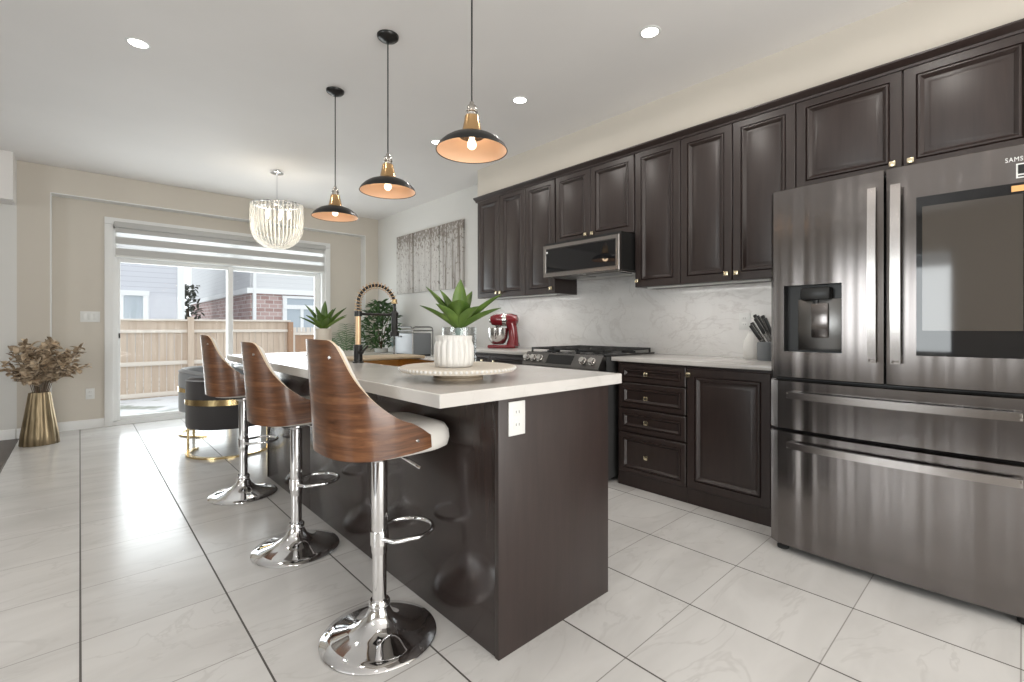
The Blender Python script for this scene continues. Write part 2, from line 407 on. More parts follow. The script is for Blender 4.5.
window_frame('window_2', b, MB().box(-4.36, -4.35, .01, 2.59, .71, 2.29))
# bulkhead above the wall cabinets
struct('trim_3', MB().box(3.16, 3.47, -3.15, 3.985, 2.505, CZ), 'wall_beige')
struct('trim_4', MB().box(3.455, 3.47, .86, 3.985, .915, 1.9), 'marble_splash')   # backsplash
# skirting
prof = [(0, 0), (.014, 0), (.014, .075), (.008, .095), (0, .10)]
def skirt_y(y, x0, x1): return MB().prism([(y - a, z) for a, z in prof], 'x', x0, x1)
struct('baseboard_patio', skirt_y(7.05, -.23, .205), 'trim_white')
struct('baseboard_pier', skirt_y(6.9, -.47, -.23), 'trim_white')
struct('baseboard_hall', skirt_y(6.9, -4.25, -.48), 'trim_white')
struct('baseboard_right', MB().prism([(3.47 - a, z) for a, z in prof], 'y', 3.99, 6.9), 'trim_white')

# ---- patio door
CX0, CX1 = .205, 2.765
b = MB()
for x0, x1 in ((CX0, .28), (2.69, CX1)): b.box(x0, x1, 7.025, 7.05, 0, 2.30, .003)
b.box(CX0, CX1, 7.025, 7.05, 2.302, 2.38, .003)
struct('trim_5', b, 'trim_white')
door = MB().box(.28, .315, 7.05, 7.2, .04, 2.30).box(2.65, 2.69, 7.05, 7.2, .04, 2.30).box(.28, 2.69, 7.05, 7.2, 2.26, 2.30).box(.28, 2.69, 7.05, 7.2, .0, .05) \
    .box(.28, 2.69, 7.06, 7.2, 1.93, 2.0).box(1.46, 1.50, 7.08, 7.19, 2.0, 2.26)
door = struct('door_1', door, 'trim_white')
def sash(x0, x1, y0, y1, z0, z1, w, nm):
    b = MB().box(x0, x0 + w, y0, y1, z0, z1, .004).box(x1 - w, x1, y0, y1, z0, z1, .004).box(x0 + w, x1 - w, y0, y1, z0, z0 + .045, .004).box(x0 + w, x1 - w, y0, y1, z1 - .05, z1, .004)
    o = struct(nm, b, 'trim_white', door)
    struct('pane', MB().box(x0 + w - .005, x1 - w + .005, (y0 + y1) / 2 - .004, (y0 + y1) / 2 + .004, z0 + .04, z1 - .045), 'pane_glass', o)
    return o
s1 = sash(.285, 1.495, 7.08, 7.12, .05, 1.93, .06, 'sliding_sash')
s2 = sash(1.43, 2.65, 7.135, 7.175, .05, 1.93, .075, 'fixed_sash')
struct('transom_pane', MB().box(.31, 2.66, 7.13, 7.138, 2.0, 2.265), 'pane_glass', door)
hb = MB().box(.30, .328, 7.055, 7.08, .93, 1.12, .006); h = struct('door_handle', hb, 'trim_white', s1)
struct('latch', MB().box(.33, .345, 7.06, 7.082, 1.0, 1.06, .004), 'black_plastic', s1)

# ---- zebra blind
bl = thing('roller_blind', (1.485, 7.04, 1.92), 'zebra roller blind of grey and sheer white bands pulled up above patio door', 'blind')
part('headrail', MB().box(.285, 2.685, 6.985, 7.05, 2.27, 2.335, .01), 'blind_fabric', bl)
for i, (z0, z1) in enumerate(((2.215, 2.275), (2.085, 2.165), (1.955, 2.035))):
    part('opaque_band', MB().box(.30, 2.67, 7.020, 7.026, z0, z1), 'blind_fabric', bl)
for i, (z0, z1) in enumerate(((2.165, 2.215), (2.035, 2.085))):
    part('sheer_band', MB().box(.30, 2.67, 7.0215, 7.0245, z0, z1), 'sheer_fabric', bl)
part('bottom_bar', MB().box(.295, 2.675, 7.012, 7.032, 1.93, 1.957, .008), 'plate_white', bl)

# ================================================================== CABINETS
DOORP = [(0, 0), (0, .016), (.004, .020), (.050, .020), (.053, .013), (.059, .022), (.066, .0225), (.072, .017), (.082, .006), (.088, .006), (.106, .013), (.110, .014)]
DRAWP = [(0, 0), (0, .016), (.004, .020), (.030, .020), (.033, .013), (.038, .0215), (.044, .022), (.048, .016), (.056, .006), (.062, .006)]
def knob(parent, x, y, z):
    b = MB().cyl((x, y, z), (x - .016, y, z), .006, .005, 12).box(x - .030, x - .014, y - .0145, y + .0145, z - .0145, z + .0145, .004)
    return part('knob', b, 'knob_brass', parent)
def cabinet(name, y0, y1, z0, z1, xb, xf, fronts, label, cat, mat_='espresso', group=None, plinth=0.0):
    """fronts: (kind, y0, y1, z0, z1, knob_y, knob_z)"""
    t = thing(name, (xb, (y0 + y1) / 2, z0), label, cat, group)
    part('body', MB().box(xf + .001, xb, y0 + .001, y1 - .001, z0, z1), mat_, t)
    for kd, a, c, e, f, ky, kz in fronts:
        d = part('door' if kd == 'door' else 'drawer', MB().panel(a + .002, c - .002, e, f, xf, DOORP if kd == 'door' else DRAWP), mat_, t, smooth=25)
        knob(d, xf - .018, ky, kz)
    return t
U0, U1, XU, XW = 1.435, 2.47, 3.16, 3.455
WALLG = None
def du(y0, y1, ky, z0=U0): return ('door', y0, y1, z0, U1, ky, z0 + .045)
cabinet('wall_cabinet', 3.231, 3.97, U0, U1, XW, XU, [du(3.60, 3.965, 3.63), du(3.231, 3.60, 3.57)],
        'narrow two-door dark wall cabinet at the far end of the row, above the red mixer', 'cabinet')
cabinet('wall_cabinet', 2.85, 3.231, U0, U1, XW, XU, [du(2.85, 3.231, 2.88)],
        'single-door dark wall cabinet just left of the microwave', 'cabinet')
cabinet('wall_cabinet', 2.021, 2.85, 1.85, U1, XW, XU, [du(2.451, 2.84, 2.485, 1.862), du(2.026, 2.451, 2.417, 1.862)],
        'short two-door dark wall cabinet directly above the microwave', 'cabinet')
cabinet('wall_cabinet', 1.651, 2.021, U0, U1, XW, XU, [du(1.651, 2.021, 1.99)],
        'single-door dark wall cabinet just right of the microwave', 'cabinet')
cabinet('wall_cabinet', .918, 1.651, U0, U1, XW, XU, [du(1.287, 1.651, 1.319), du(.918, 1.287, 1.255)],
        'tall two-door dark wall cabinet above the knife holder, next to the refrigerator', 'cabinet')
cabinet('wall_cabinet', -.06, .918, 1.93, U1, XW, XU, [du(.423, .918, .462, 1.935), du(-.055, .423, .389, 1.935)],
        'wide two-door dark wall cabinet over the refrigerator', 'cabinet')
# cornice
cp = [(3.16, 2.462), (3.132, 2.462), (3.130, 2.474), (3.104, 2.492), (3.098, 2.498), (3.098, 2.507), (3.16, 2.507)]
struct('trim_6', MB().prism(cp, 'y', -3.0, 3.985), 'espresso')
# base units
XB = 2.87
cabinet('base_cabinet', 1.457, 1.985, 0, .885, XW, XB, [
    ('drawer', 1.46, 1.965, .745, .868, 1.735, .806), ('drawer', 1.46, 1.965, .565, .735, 1.735, .642),
    ('drawer', 1.46, 1.965, .395, .552, 1.735, .475), ('drawer', 1.46, 1.965, .105, .38, 1.735, .24)],
    'dark base cabinet with a stack of four drawers beside the range', 'cabinet')
cabinet('base_cabinet', .90, 1.457, 0, .885, XW, XB, [('door', .955, 1.455, .105, .868, 1.432, .828)],
        'dark base cabinet with one large panelled door next to the refrigerator', 'cabinet')
cabinet('base_cabinet', 2.83, 3.985, 0, .885, XW, XB, [
    ('drawer', 3.41, 3.97, .745, .868, 3.50, .806), ('drawer', 2.85, 3.41, .745, .868, 3.33, .806),
    ('door', 3.41, 3.97, .105, .735, 3.45, .69), ('door', 2.85, 3.41, .105, .735, 3.37, .69)],
    'dark base cabinet left of the range, under the red stand mixer', 'cabinet')
single('countertop', MB().box(2.835, 3.455, .88, 2.022, .885, .915, .004), 'quartz', (3.1, 1.45, .885),
       'white quartz worktop between the range and the refrigerator', 'countertop')
single('countertop', MB().box(2.835, 3.455, 2.812, 4.0, .885, .915, .004), 'quartz', (3.1, 3.4, .885),
       'white quartz worktop left of the range, carrying the red mixer', 'countertop')

# ================================================================== REFRIGERATOR
fr = thing('refrigerator', (3.0, .408, 0), 'large dark stainless four-door refrigerator with a black touchscreen and water dispenser', 'refrigerator')
FY0, FY1, FC = -.060, .884, .412
def fx(y):
    t = (y - FC) / .464
    return 2.583 + .024 * t * t + (.012 * max(0, (abs(t) - .97) / .03) ** 2)
part('body', MB().box(2.68, 3.44, FY0 + .008, FY1 - .008, .035, 1.785, .006), 'fridge_side', fr)
def yl(a, b_, n): return [a + (b_ - a) * i / n for i in range(n + 1)]
def front(y0, y1, z0, z1, hole=None, xb=2.675):
    ys = yl(y0, y1, 22); zs = [z0, z0 + .004, z1 - .004, z1]
    if hole: ys = sorted(set(ys + [hole[0], hole[1]])); zs = sorted(zs + [hole[2], hole[3]])
    b = MB(); V = []; 
    for z in zs:
        e = .006 if z in (z0, z1) else 0
        for y in ys: V.append((fx(y) + e + (.004 if y in (y0, y1) else 0), y, z))
    n = len(ys); F = []
    for j in range(len(zs) - 1):
        for i in range(n - 1):
            if hole and hole[0] - 1e-6 <= ys[i] < hole[1] - 1e-6 and hole[2] - 1e-6 <= zs[j] < hole[3] - 1e-6: continue
            F.append([j * n + i, j * n + i + 1, (j + 1) * n + i + 1, (j + 1) * n + i])
    b.add(V, F)
    # rim
    for (za) in (z0, z1):
        vs = [(fx(y) + .006 + (.004 if y in (y0, y1) else 0), y, za) for y in ys] + [(xb, y, za) for y in ys]
        b.add(vs, [[i, i + 1, n + i + 1, n + i] for i in range(n - 1)])
    for ya in (y0, y1):
        vs = [(fx(ya) + .004 + (.006 if z in (z0, z1) else 0), ya, z) for z in zs] + [(xb, ya, z) for z in zs]; q = len(zs)
        b.add(vs, [[i, i + 1, q + i + 1, q + i] for i in range(q - 1)])
    b.add([(xb, y0, z0), (xb, y1, z0), (xb, y1, z1), (xb, y0, z1)], [[0, 1, 2, 3]])
    return b
def patch(y0, y1, z0, z1, off, th, n=10):
    ys = yl(y0, y1, n); b = MB(); V = []
    for o in (off, off - th):
        for z in (z0, z1): V += [(fx(y) - o, y, z) for y in ys]
    m_ = n + 1; F = []
    for i in range(n):
        F += [[i, i + 1, m_ + i + 1, m_ + i], [2 * m_ + i, 2 * m_ + i + 1, 3 * m_ + i + 1, 3 * m_ + i], [i, i + 1, 2 * m_ + i + 1, 2 * m_ + i], [m_ + i, m_ + i + 1, 3 * m_ + i + 1, 3 * m_ + i]]
    F += [[0, m_, 3 * m_, 2 * m_], [n, m_ + n, 3 * m_ + n, 2 * m_ + n]]
    return b.add(V, F)
HY0, HY1, HZ0, HZ1 = .566, .813, 1.008, 1.335
dl = part('door', front(.413, FY1, .877, 1.818, (HY0, HY1, HZ0, HZ1)), 'steel', fr, 30)
dr = part('door', front(FY0, .403, .877, 1.818), 'steel', fr, 30)
d1 = part('drawer', front(FY0, FY1, .620, .863), 'steel', fr, 30)
d2 = part('drawer', front(FY0, FY1, .036, .607), 'steel', fr, 30)
# dispenser recess, lining open to the front
b = MB(); xr = 2.655; c4 = [(HY0, HZ0), (HY1, HZ0), (HY1, HZ1), (HY0, HZ1)]
vs = [(fx(y) + .001, y, z) for y, z in c4] + [(xr, y, z) for y, z in c4]
b.add(vs, [[i, (i + 1) % 4, 4 + (i + 1) % 4, 4 + i] for i in range(4)] + [[4, 5, 6, 7]])
part('dispenser_recess', b, 'black_plastic', dl, 0)
part('dispenser_back', MB().box(2.63, 2.654, HY0 + .008, HY1 - .055, HZ0 + .008, HZ1 - .07, .004), 'steel_dark', dl)
part('dispenser_paddle', MB().box(2.612, 2.63, HY0 + .06, HY1 - .115, HZ0 + .07, HZ1 - .09, .006), 'steel', dl)
part('dispenser_nozzle', MB().box(2.60, 2.65, HY0 + .05, HY1 - .07, HZ1 - .075, HZ1 - .012, .012).cyl((2.625, .68, HZ1 - .07), (2.625, .68, HZ1 - .10), .014, .011, 14), 'black_plastic', dl)
def vhandle(d, y, w, z0, z1):
    b = MB(); n = 14; pts = []
    for i in range(n + 1):
        t = i / n; z = z0 + (z1 - z0) * t; pts.append((fx(y) - .045 - .012 * (1 - (2 * t - 1) ** 2), z))
    poly = pts + [(x + .016, z) for x, z in pts[::-1]]
    b.prism(poly, 'y', y - w / 2, y + w / 2)
    for z in (z0 + .02, z1 - .02): b.box(fx(y) - .046, fx(y) + .004, y - w * .4, y + w * .4, z - .018, z + .018, .003)
    part('handle', b, 'steel_mid', d)
vhandle(dl, .447, .030, .975, 1.735); vhandle(dr, .366, .034, .972, 1.735)
def hhandle(d, z):
    y0, y1 = -.0, .790; b = MB(); n = 18; pts = []
    for i in range(n + 1):
        t = i / n; y = y0 + (y1 - y0) * t; pts.append((fx(y) - .038 - .010 * (1 - (2 * t - 1) ** 2), y))
    poly = pts + [(x + .018, y) for x, y in pts[::-1]]
    b.prism(poly, 'z', z - .016, z + .016)
    for y in (y0 + .012, y1 - .012): b.box(fx(y) - .038, fx(y) + .005, y - .012, y + .012, z - .015, z + .015, .003)
    part('handle', b, 'steel_mid', d)
hhandle(d1, .795); hhandle(d2, .548)
sc = part('screen_bezel', patch(-.012, .303, 1.010, 1.672, .006, .012), 'black_glass', dr)
part('touchscreen', patch(.0, .284, 1.115, 1.630, .0075, .003), 'screen_glass', sc)
part('energy_sticker', patch(-.02, .030, 1.640, 1.662, .0085, .0015, 3), 'sticker_orange', sc)
stk = part('badge', patch(-.05, .018, 1.690, 1.745, .002, .003, 3), 'sticker_white', dr)
part('badge_icon', patch(-.046, .013, 1.706, 1.740, .0032, .002, 3), 'black_plastic', stk)
part('badge_line', patch(-.046, .013, 1.695, 1.700, .0032, .002, 3), 'black_plastic', stk)
def text_mesh(txt, size, sx, loc, rot, depth=.001):
    cu = bpy.data.curves.new('lettering', 'FONT'); cu.body = txt; cu.size = size; cu.extrude = depth; cu.align_x = 'LEFT'
    cu.space_character = 1.12
    ob = bpy.data.objects.new('lettering_tmp', cu); COL.objects.link(ob)
    dg = bpy.context.evaluated_depsgraph_get(); me = bpy.data.meshes.new_from_object(ob.evaluated_get(dg))
    M = Matrix.Translation(loc) @ rot @ Matrix.Diagonal((sx, 1, 1, 1)); b = MB()
    b.add([v.co.copy() for v in me.vertices], [list(p.vertices) for p in me.polygons], M)
    bpy.data.objects.remove(ob); bpy.data.curves.remove(cu); bpy.data.meshes.remove(me)
    return b
FACE = Matrix(((0, 0, -1, 0), (-1, 0, 0, 0), (0, 1, 0, 0), (0, 0, 0, 1)))   # text x -> -Y, text y -> +Z, normal -> -X
lt = text_mesh('SAMSUNG', .024, .78, (0, .047, 1.755), FACE); lt.v = [Vector((fx(v.y) - .0012 + v.x, v.y, v.z)) for v in lt.v]
part('logo_lettering', lt, 'sticker_white', dr, 0)
for yy in (FY1 - .05, FY0 + .05):
    part('foot', MB().lathe([(.026, 0), (.028, .012), (.02, .02), (.02, .04)], 16, (2.66, yy, 0)), 'dark_rubber', fr)
part('hinge_cover', MB().box(2.62, 2.72, .30, .52, 1.786, 1.80, .004), 'fridge_side', fr)

# ================================================================== RANGE
rg = thing('range', (3.05, 2.42, 0), 'stainless slide-in gas range with black cast-iron grates between the base cabinets', 'stove')
RY0, RY1 = 2.03, 2.805
part('body', MB().box(2.78, 3.44, RY0, RY1, .03, .915), 'fridge_side', rg)
od = part('oven_door', MB().box(2.745, 2.785, RY0 + .008, RY1 - .008, .22, .785, .006), 'steel', rg)
part('oven_window', MB().box(2.738, 2.747, RY0 + .10, RY1 - .10, .34, .66, .003), 'black_glass', od)
part('handle', MB().cyl((2.69, RY0 + .06, .74), (2.69, RY1 - .06, .74), .012).cyl((2.69, RY0 + .09, .74), (2.75, RY0 + .09, .74), .009).cyl((2.69, RY1 - .09, .74), (2.75, RY1 - .09, .74), .009), 'steel_bright', od)
part('drawer', MB().box(2.75, 2.785, RY0 + .008, RY1 - .008, .05, .205, .006), 'steel', rg)
pp = [(2.79, .80), (2.70, .815), (2.69, .83), (2.755, .925), (2.79, .925)]
cp_ = part('control_panel', MB().prism(pp, 'y', RY0, RY1), 'steel_dark', rg)
# display and knobs on the slanted face
sl = Vector((2.755 - 2.69, 0, .925 - .83)); sl.normalize(); nrm = Vector((-sl.z, 0, sl.x))
def onface(t, y, h=0): return Vector((2.69, y, .83)) + sl * t + nrm * h
b = MB(); qs = [onface(.02, 2.29), onface(.02, 2.55), onface(.10, 2.55), onface(.10, 2.29)]; qs = qs + [q + nrm * .002 for q in qs]
b.add(qs, [[4, 5, 6, 7], [0, 1, 5, 4], [1, 2, 6, 5], [2, 3, 7, 6], [3, 0, 4, 7], [3, 2, 1, 0]])
part('display', b, 'black_glass', cp_)
for y in (2.10, 2.185, 2.62, 2.695, 2.77):
    p = onface(.055, y); kb = part('knob', MB().cyl(p, p + nrm * .012, .030, .030, 20).cyl(p + nrm * .012, p + nrm * .034, .024, .021, 20), 'steel_bright', cp_)
    part('pointer', MB().cyl(p + nrm * .034, p + nrm * .040, .009, .007, 10), 'black_plastic', kb) if False else None
ct = part('cooktop', MB().box(2.76, 3.44, RY0 - .004, RY1 + .004, .915, .928, .004), 'black_glass', rg)
for cx_, cy_ in ((2.92, 2.17), (3.28, 2.17), (3.10, 2.42), (2.92, 2.66), (3.28, 2.66)):
    part('burner', MB().lathe([(.055, .928), (.055, .936), (.042, .938), (.040, .946), (.0, .948)], 20, (cx_, cy_, 0)), 'cast_iron', ct)
gw = (RY1 - RY0 - .03) / 3
for i in range(3):
    y0 = RY0 + .015 + i * gw + .004; y1 = y0 + gw - .008; x0, x1 = 2.785, 3.415; b = MB()
    for (xa, xb_, ya, yb) in ((x0, x1, y0, y0 + .012), (x0, x1, y1 - .012, y1), (x0, x0 + .012, y0, y1), (x1 - .012, x1, y0, y1), (x0, x1, (y0 + y1) / 2 - .006, (y0 + y1) / 2 + .006),
                             (x0 + .13, x0 + .142, y0, y1), (x0 + .30, x0 + .312, y0, y1), (x1 - .142, x1 - .13, y0, y1)):
        b.box(xa, xb_, ya, yb, .948, .962, .002)
    for xa in (x0 + .006, x1 - .006):
        for ya in (y0 + .006, y1 - .006): b.box(xa - .006, xa + .006, ya - .006, ya + .006, .926, .95)
    part('grate', b, 'cast_iron', rg)

# ================================================================== MICROWAVE
mw = thing('microwave', (3.2, 2.42, 1.556), 'slim stainless over-the-range microwave with dark glass door mounted under the wall cabinet', 'microwave')
part('body', MB().box(2.975, 3.45, 2.03, 2.808, 1.565, 1.849), 'black_plastic', mw)
fm = MB().panel(2.03, 2.808, 1.556, 1.825, 2.975, [(0, 0), (0, .026), (.004, .030), (.030, .030), (.033, .024)])
dm = part('door', fm, 'steel_mid', mw, 25)
part('glass', MB().box(2.949, 2.953, 2.066, 2.773, 1.592, 1.790), 'black_glass', dm)
part('underside', MB().box(2.99, 3.42, 2.06, 2.78, 1.555, 1.566), 'satin_nickel', mw)
part('vent_filter', MB().box(3.02, 3.22, 2.10, 2.40, 1.551, 1.556).box(3.02, 3.22, 2.45, 2.74, 1.551, 1.556), 'steel_dark', mw)
part('control_light', MB().box(2.945, 2.950, 2.755, 2.768, 1.757, 1.772), 'sticker_white', dm)

# under-cabinet strip
single('light_strip', MB().box(3.20, 3.225, 1.08, 1.95, 1.424, 1.435, .003), 'plate_white', (3.2, 1.5, 1.424), 'thin lit light strip fixed under the wall cabinets right of the microwave', 'light')
single('light_strip', MB().box(3.20, 3.225, 2.90, 3.90, 1.424, 1.435, .003), 'plate_white', (3.2, 3.4, 1.424), 'thin lit light strip fixed under the wall cabinets left of the microwave', 'light')
area('strip_light', (3.212, 1.5, 1.422), (0, R(-12), 0), .02, .85, 1.0, (1.0, .97, .93))
area('strip_light', (3.212, 3.4, 1.422), (0, R(-12), 0), .02, .95, 1.0, (1.0, .97, .93))

# ================================================================== ISLAND
isl = thing('kitchen_island', (1.35, 2.53, 0), 'dark espresso kitchen island with flat glossy panels below a white top', 'island')
IX0, IX1, IY0, IY1 = 1.042, 1.662, 1.20, 3.87
part('end_panel', MB().box(IX0, IX1, IY0, IY0 + .02, 0, .887, .0015), 'espresso', isl)
part('end_panel', MB().box(IX0, IX1, IY1 - .02, IY1, 0, .887, .0015), 'espresso', isl)
b = MB()
seams = [IY0 + .021, 2.09, 2.98, IY1 - .021]
for a, c_ in zip(seams[:-1], seams[1:]): b.box(IX0 + .004, IX0 + .022, a + .001, c_ - .001, 0, .887, .0015)
part('seating_panel', b, 'espresso_gloss', isl)
b = MB().box(IX1 - .04, IX1 - .02, IY0 + .02, IY1 - .02, .0, .887); wk = part('working_front', b, 'espresso', isl)
for i in range(5):
    y0 = IY0 + .03 + i * .523; d = part('door', MB().panel(y0, y0 + .515, .11, .86, IX1 - .02, DOORP, 1), 'espresso', isl, 25)
    b = MB().cyl((IX1, y0 + .46, .80), (IX1 + .016, y0 + .46, .80), .006, .005, 12).box(IX1 + .014, IX1 + .030, y0 + .4455, y0 + .4745, .7855, .8145, .004); part('knob', b, 'knob_brass', d)
TZ0, TZ1 = .887, .930
SX0, SX1, SY0, SY1 = 1.19, 1.60, 2.15, 2.88
b = MB(); gx_ = [.785, SX0, SX1, 1.72]; gy_ = [1.17, SY0, SY1, 3.90]; V = []
for z in (TZ0, TZ1):
    for y in gy_:
        for x in gx_: V.append((x, y, z))
F = []
for j in range(3):
    for i in range(3):
        if i == 1 and j == 1: continue
        a = j * 4 + i; F += [[a, a + 1, a + 5, a + 4], [16 + a, 16 + a + 1, 16 + a + 5, 16 + a + 4]]
for i in range(3):
    F += [[i, i + 1, 17 + i, 16 + i], [12 + i, 13 + i, 29 + i, 28 + i], [4 * i, 4 * i + 4, 20 + 4 * i, 16 + 4 * i], [4 * i + 3, 4 * i + 7, 23 + 4 * i, 19 + 4 * i]]
for a, c_ in ((5, 6), (6, 10), (10, 9), (9, 5)): F.append([a, c_, c_ + 16, a + 16])
b.add(V, F)
top = single('countertop', b, 'quartz', (1.25, 2.53, TZ0), 'long white quartz island top overhanging towards the bar stools', 'countertop', smooth=20)
mod = top.modifiers.new('edge', 'BEVEL'); mod.width = .003; mod.segments = 2; mod.limit_method = 'ANGLE'
# sink
b = MB(); t_ = .004
x0, x1, y0, y1, zb, zt = SX0 + .001, SX1 - .001, SY0 + .001, SY1 - .001, .70, .922
b.box(x0, x1, y0, y1, zb, zb + t_).box(x0, x0 + t_, y0, y1, zb, zt).box(x1 - t_, x1, y0, y1, zb, zt).box(x0, x1, y0, y0 + t_, zb, zt).box(x0, x1, y1 - t_, y1, zb, zt)
sk = single('sink', b, 'sink_gold', (1.395, 2.52, .70), 'gold-finish sink basin sunk into the white island top', 'sink')
part('drain', MB().lathe([(.045, 0), (.045, .004), (.03, .002), (0, .002)], 20, (1.395, 2.52, zb + t_)), 'sink_gold', sk)
single('cutting_board', MB().box(1.165, 1.635, 2.60, 2.86, .9305, .948, .006, 3), 'cut_wood', (1.4, 2.73, .9305), 'light wooden board laid across the far side of the gold sink', 'cutting board')
# faucet
FX, FY = 1.147, 2.52
fa = thing('faucet', (FX, FY, .93), 'tall black and gold spring-neck faucet standing beside the sink', 'faucet')
part('base', MB().lathe([(.030, 0), (.030, .006), (.024, .010), (.024, .098), (.018, .102)], 24, (FX, FY, .93)), 'black_metal', fa)
part('column', MB().cyl((FX, FY, 1.03), (FX, FY, 1.195), .0155, .0155, 20), 'tan_metal', fa, label='gold column')
SPAN = .225
part('holder_arm', MB().cyl((FX, FY, 1.19), (FX, FY, 1.218), .021, .021, 20).cyl((FX, FY, 1.203), (FX + SPAN - .015, FY, 1.203), .0075).cyl((FX + SPAN, FY, 1.190), (FX + SPAN, FY, 1.216), .023, .023, 18), 'black_metal', fa)
def neck(t):
    """point and outward normal along the neck, t 0..1"""
    a = math.pi * max(0, (t - .16) / .84); r_ = SPAN / 2
    if t < .16: return Vector((FX, FY, 1.21 + .052 * t / .16)), Vector((-1, 0, 0))
    return Vector((FX + r_ - r_ * math.cos(a), FY, 1.262 + .108 * math.sin(a))), Vector((-math.cos(a), 0, math.sin(a)))
part('hose', MB().tube([neck(i / 44)[0] for i in range(45)] + [(FX + SPAN, FY, 1.20)], .0088, 12), 'black_metal', fa)
hx = []; turns = 20; N = turns * 12
for i in range(N + 1):
    c0, n_ = neck(.985 * i / N); q = 2 * math.pi * turns * i / N
    hx.append(c0 + n_ * .0185 * math.cos(q) + Vector((0, 1, 0)) * .0185 * math.sin(q))
part('spring', MB().tube(hx, .0020, 6), 'tan_metal', fa, label='gold coil spring')
part('connector', MB().cyl((FX + SPAN, FY, 1.268), (FX + SPAN, FY, 1.292), .016, .014, 16), 'brass', fa)
part('spray_head', MB().lathe([(.011, .150), (.017, .145), (.019, .08), (.019, .030), (.027, .018), (.027, .0)], 20, (FX + SPAN, FY, 1.075)), 'black_metal', fa)
part('lever', MB().cyl((FX, FY - .02, .99), (FX, FY - .05, .99), .010).cyl((FX, FY - .045, .99), (FX + .025, FY - .07, 1.025), .006), 'black_metal', fa)
# outlets and switches
def plate(name, c, w, h, axis, n, label, cat, slots=True):
    """axis: 'y' faces -Y, 'x' faces -X"""
    t = thing(name, c, label, cat)
    def bx(u0, u1, z0, z1, d0, d1, bev=0):
        if axis == 'y': return MB().box(c[0] + u0, c[0] + u1, c[1] - d1, c[1] - d0, c[2] + z0, c[2] + z1, bev)
        return MB().box(c[0] - d1, c[0] - d0, c[1] + u0, c[1] + u1, c[2] + z0, c[2] + z1, bev)
    part('cover_plate', bx(-w / 2, w / 2, -h / 2, h / 2, 0, .006, .002), 'plate_white', t)
    for i in range(n):
        u = (i - (n - 1) / 2) * .045
        if slots:
            for dz in (-.022, .022):
                r = part('receptacle', bx(u - .017, u + .017, dz - .014, dz + .014, .006, .008, .001), 'plate_white', t)
                b = bx(u - .008, u - .006, dz - .004, dz + .005, .0078, .0085); b2 = bx(u + .006, u + .008, dz - .004, dz + .005, .0078, .0085); b.add(b2.v, b2.f)
                part('slot', b, 'black_plastic', r)
        else: part('rocker', bx(u - .016, u + .016, -.033, .033, .006, .010, .002), 'plate_white', t)
    return t
plate('electrical_outlet', (1.123, 1.20, .812), .078, .118, 'y', 1, 'white electrical outlet on the near end panel of the island', 'outlet')
plate('light_switch', (.085, 7.05, 1.245), .165, .118, 'y', 3, 'white triple light switch on beige wall left of patio door', 'switch', False)
plate('electrical_outlet', (.085, 7.05, .385), .075, .118, 'y', 1, 'white electrical outlet low on beige wall beside the gold vase', 'outlet')
plate('electrical_outlet', (3.455, 1.33, 1.17), .075, .118, 'x', 1, 'white electrical outlet on marble backsplash left of the knives', 'outlet')
plate('electrical_outlet', (3.455, 3.68, 1.185), .075, .118, 'x', 1, 'white electrical outlet on marble backsplash behind the red mixer', 'outlet')
single('power_plug', MB().box(3.415, 3.446, 3.665, 3.695, 1.145, 1.185, .006).tube([(3.43, 3.68, 1.15), (3.43, 3.67, 1.08), (3.43, 3.64, 1.0), (3.42, 3.60, .93)], .003, 6), 'black_plastic', (3.43, 3.68, 1.145),
       'small black plug in the backsplash outlet right of the red mixer', 'plug')

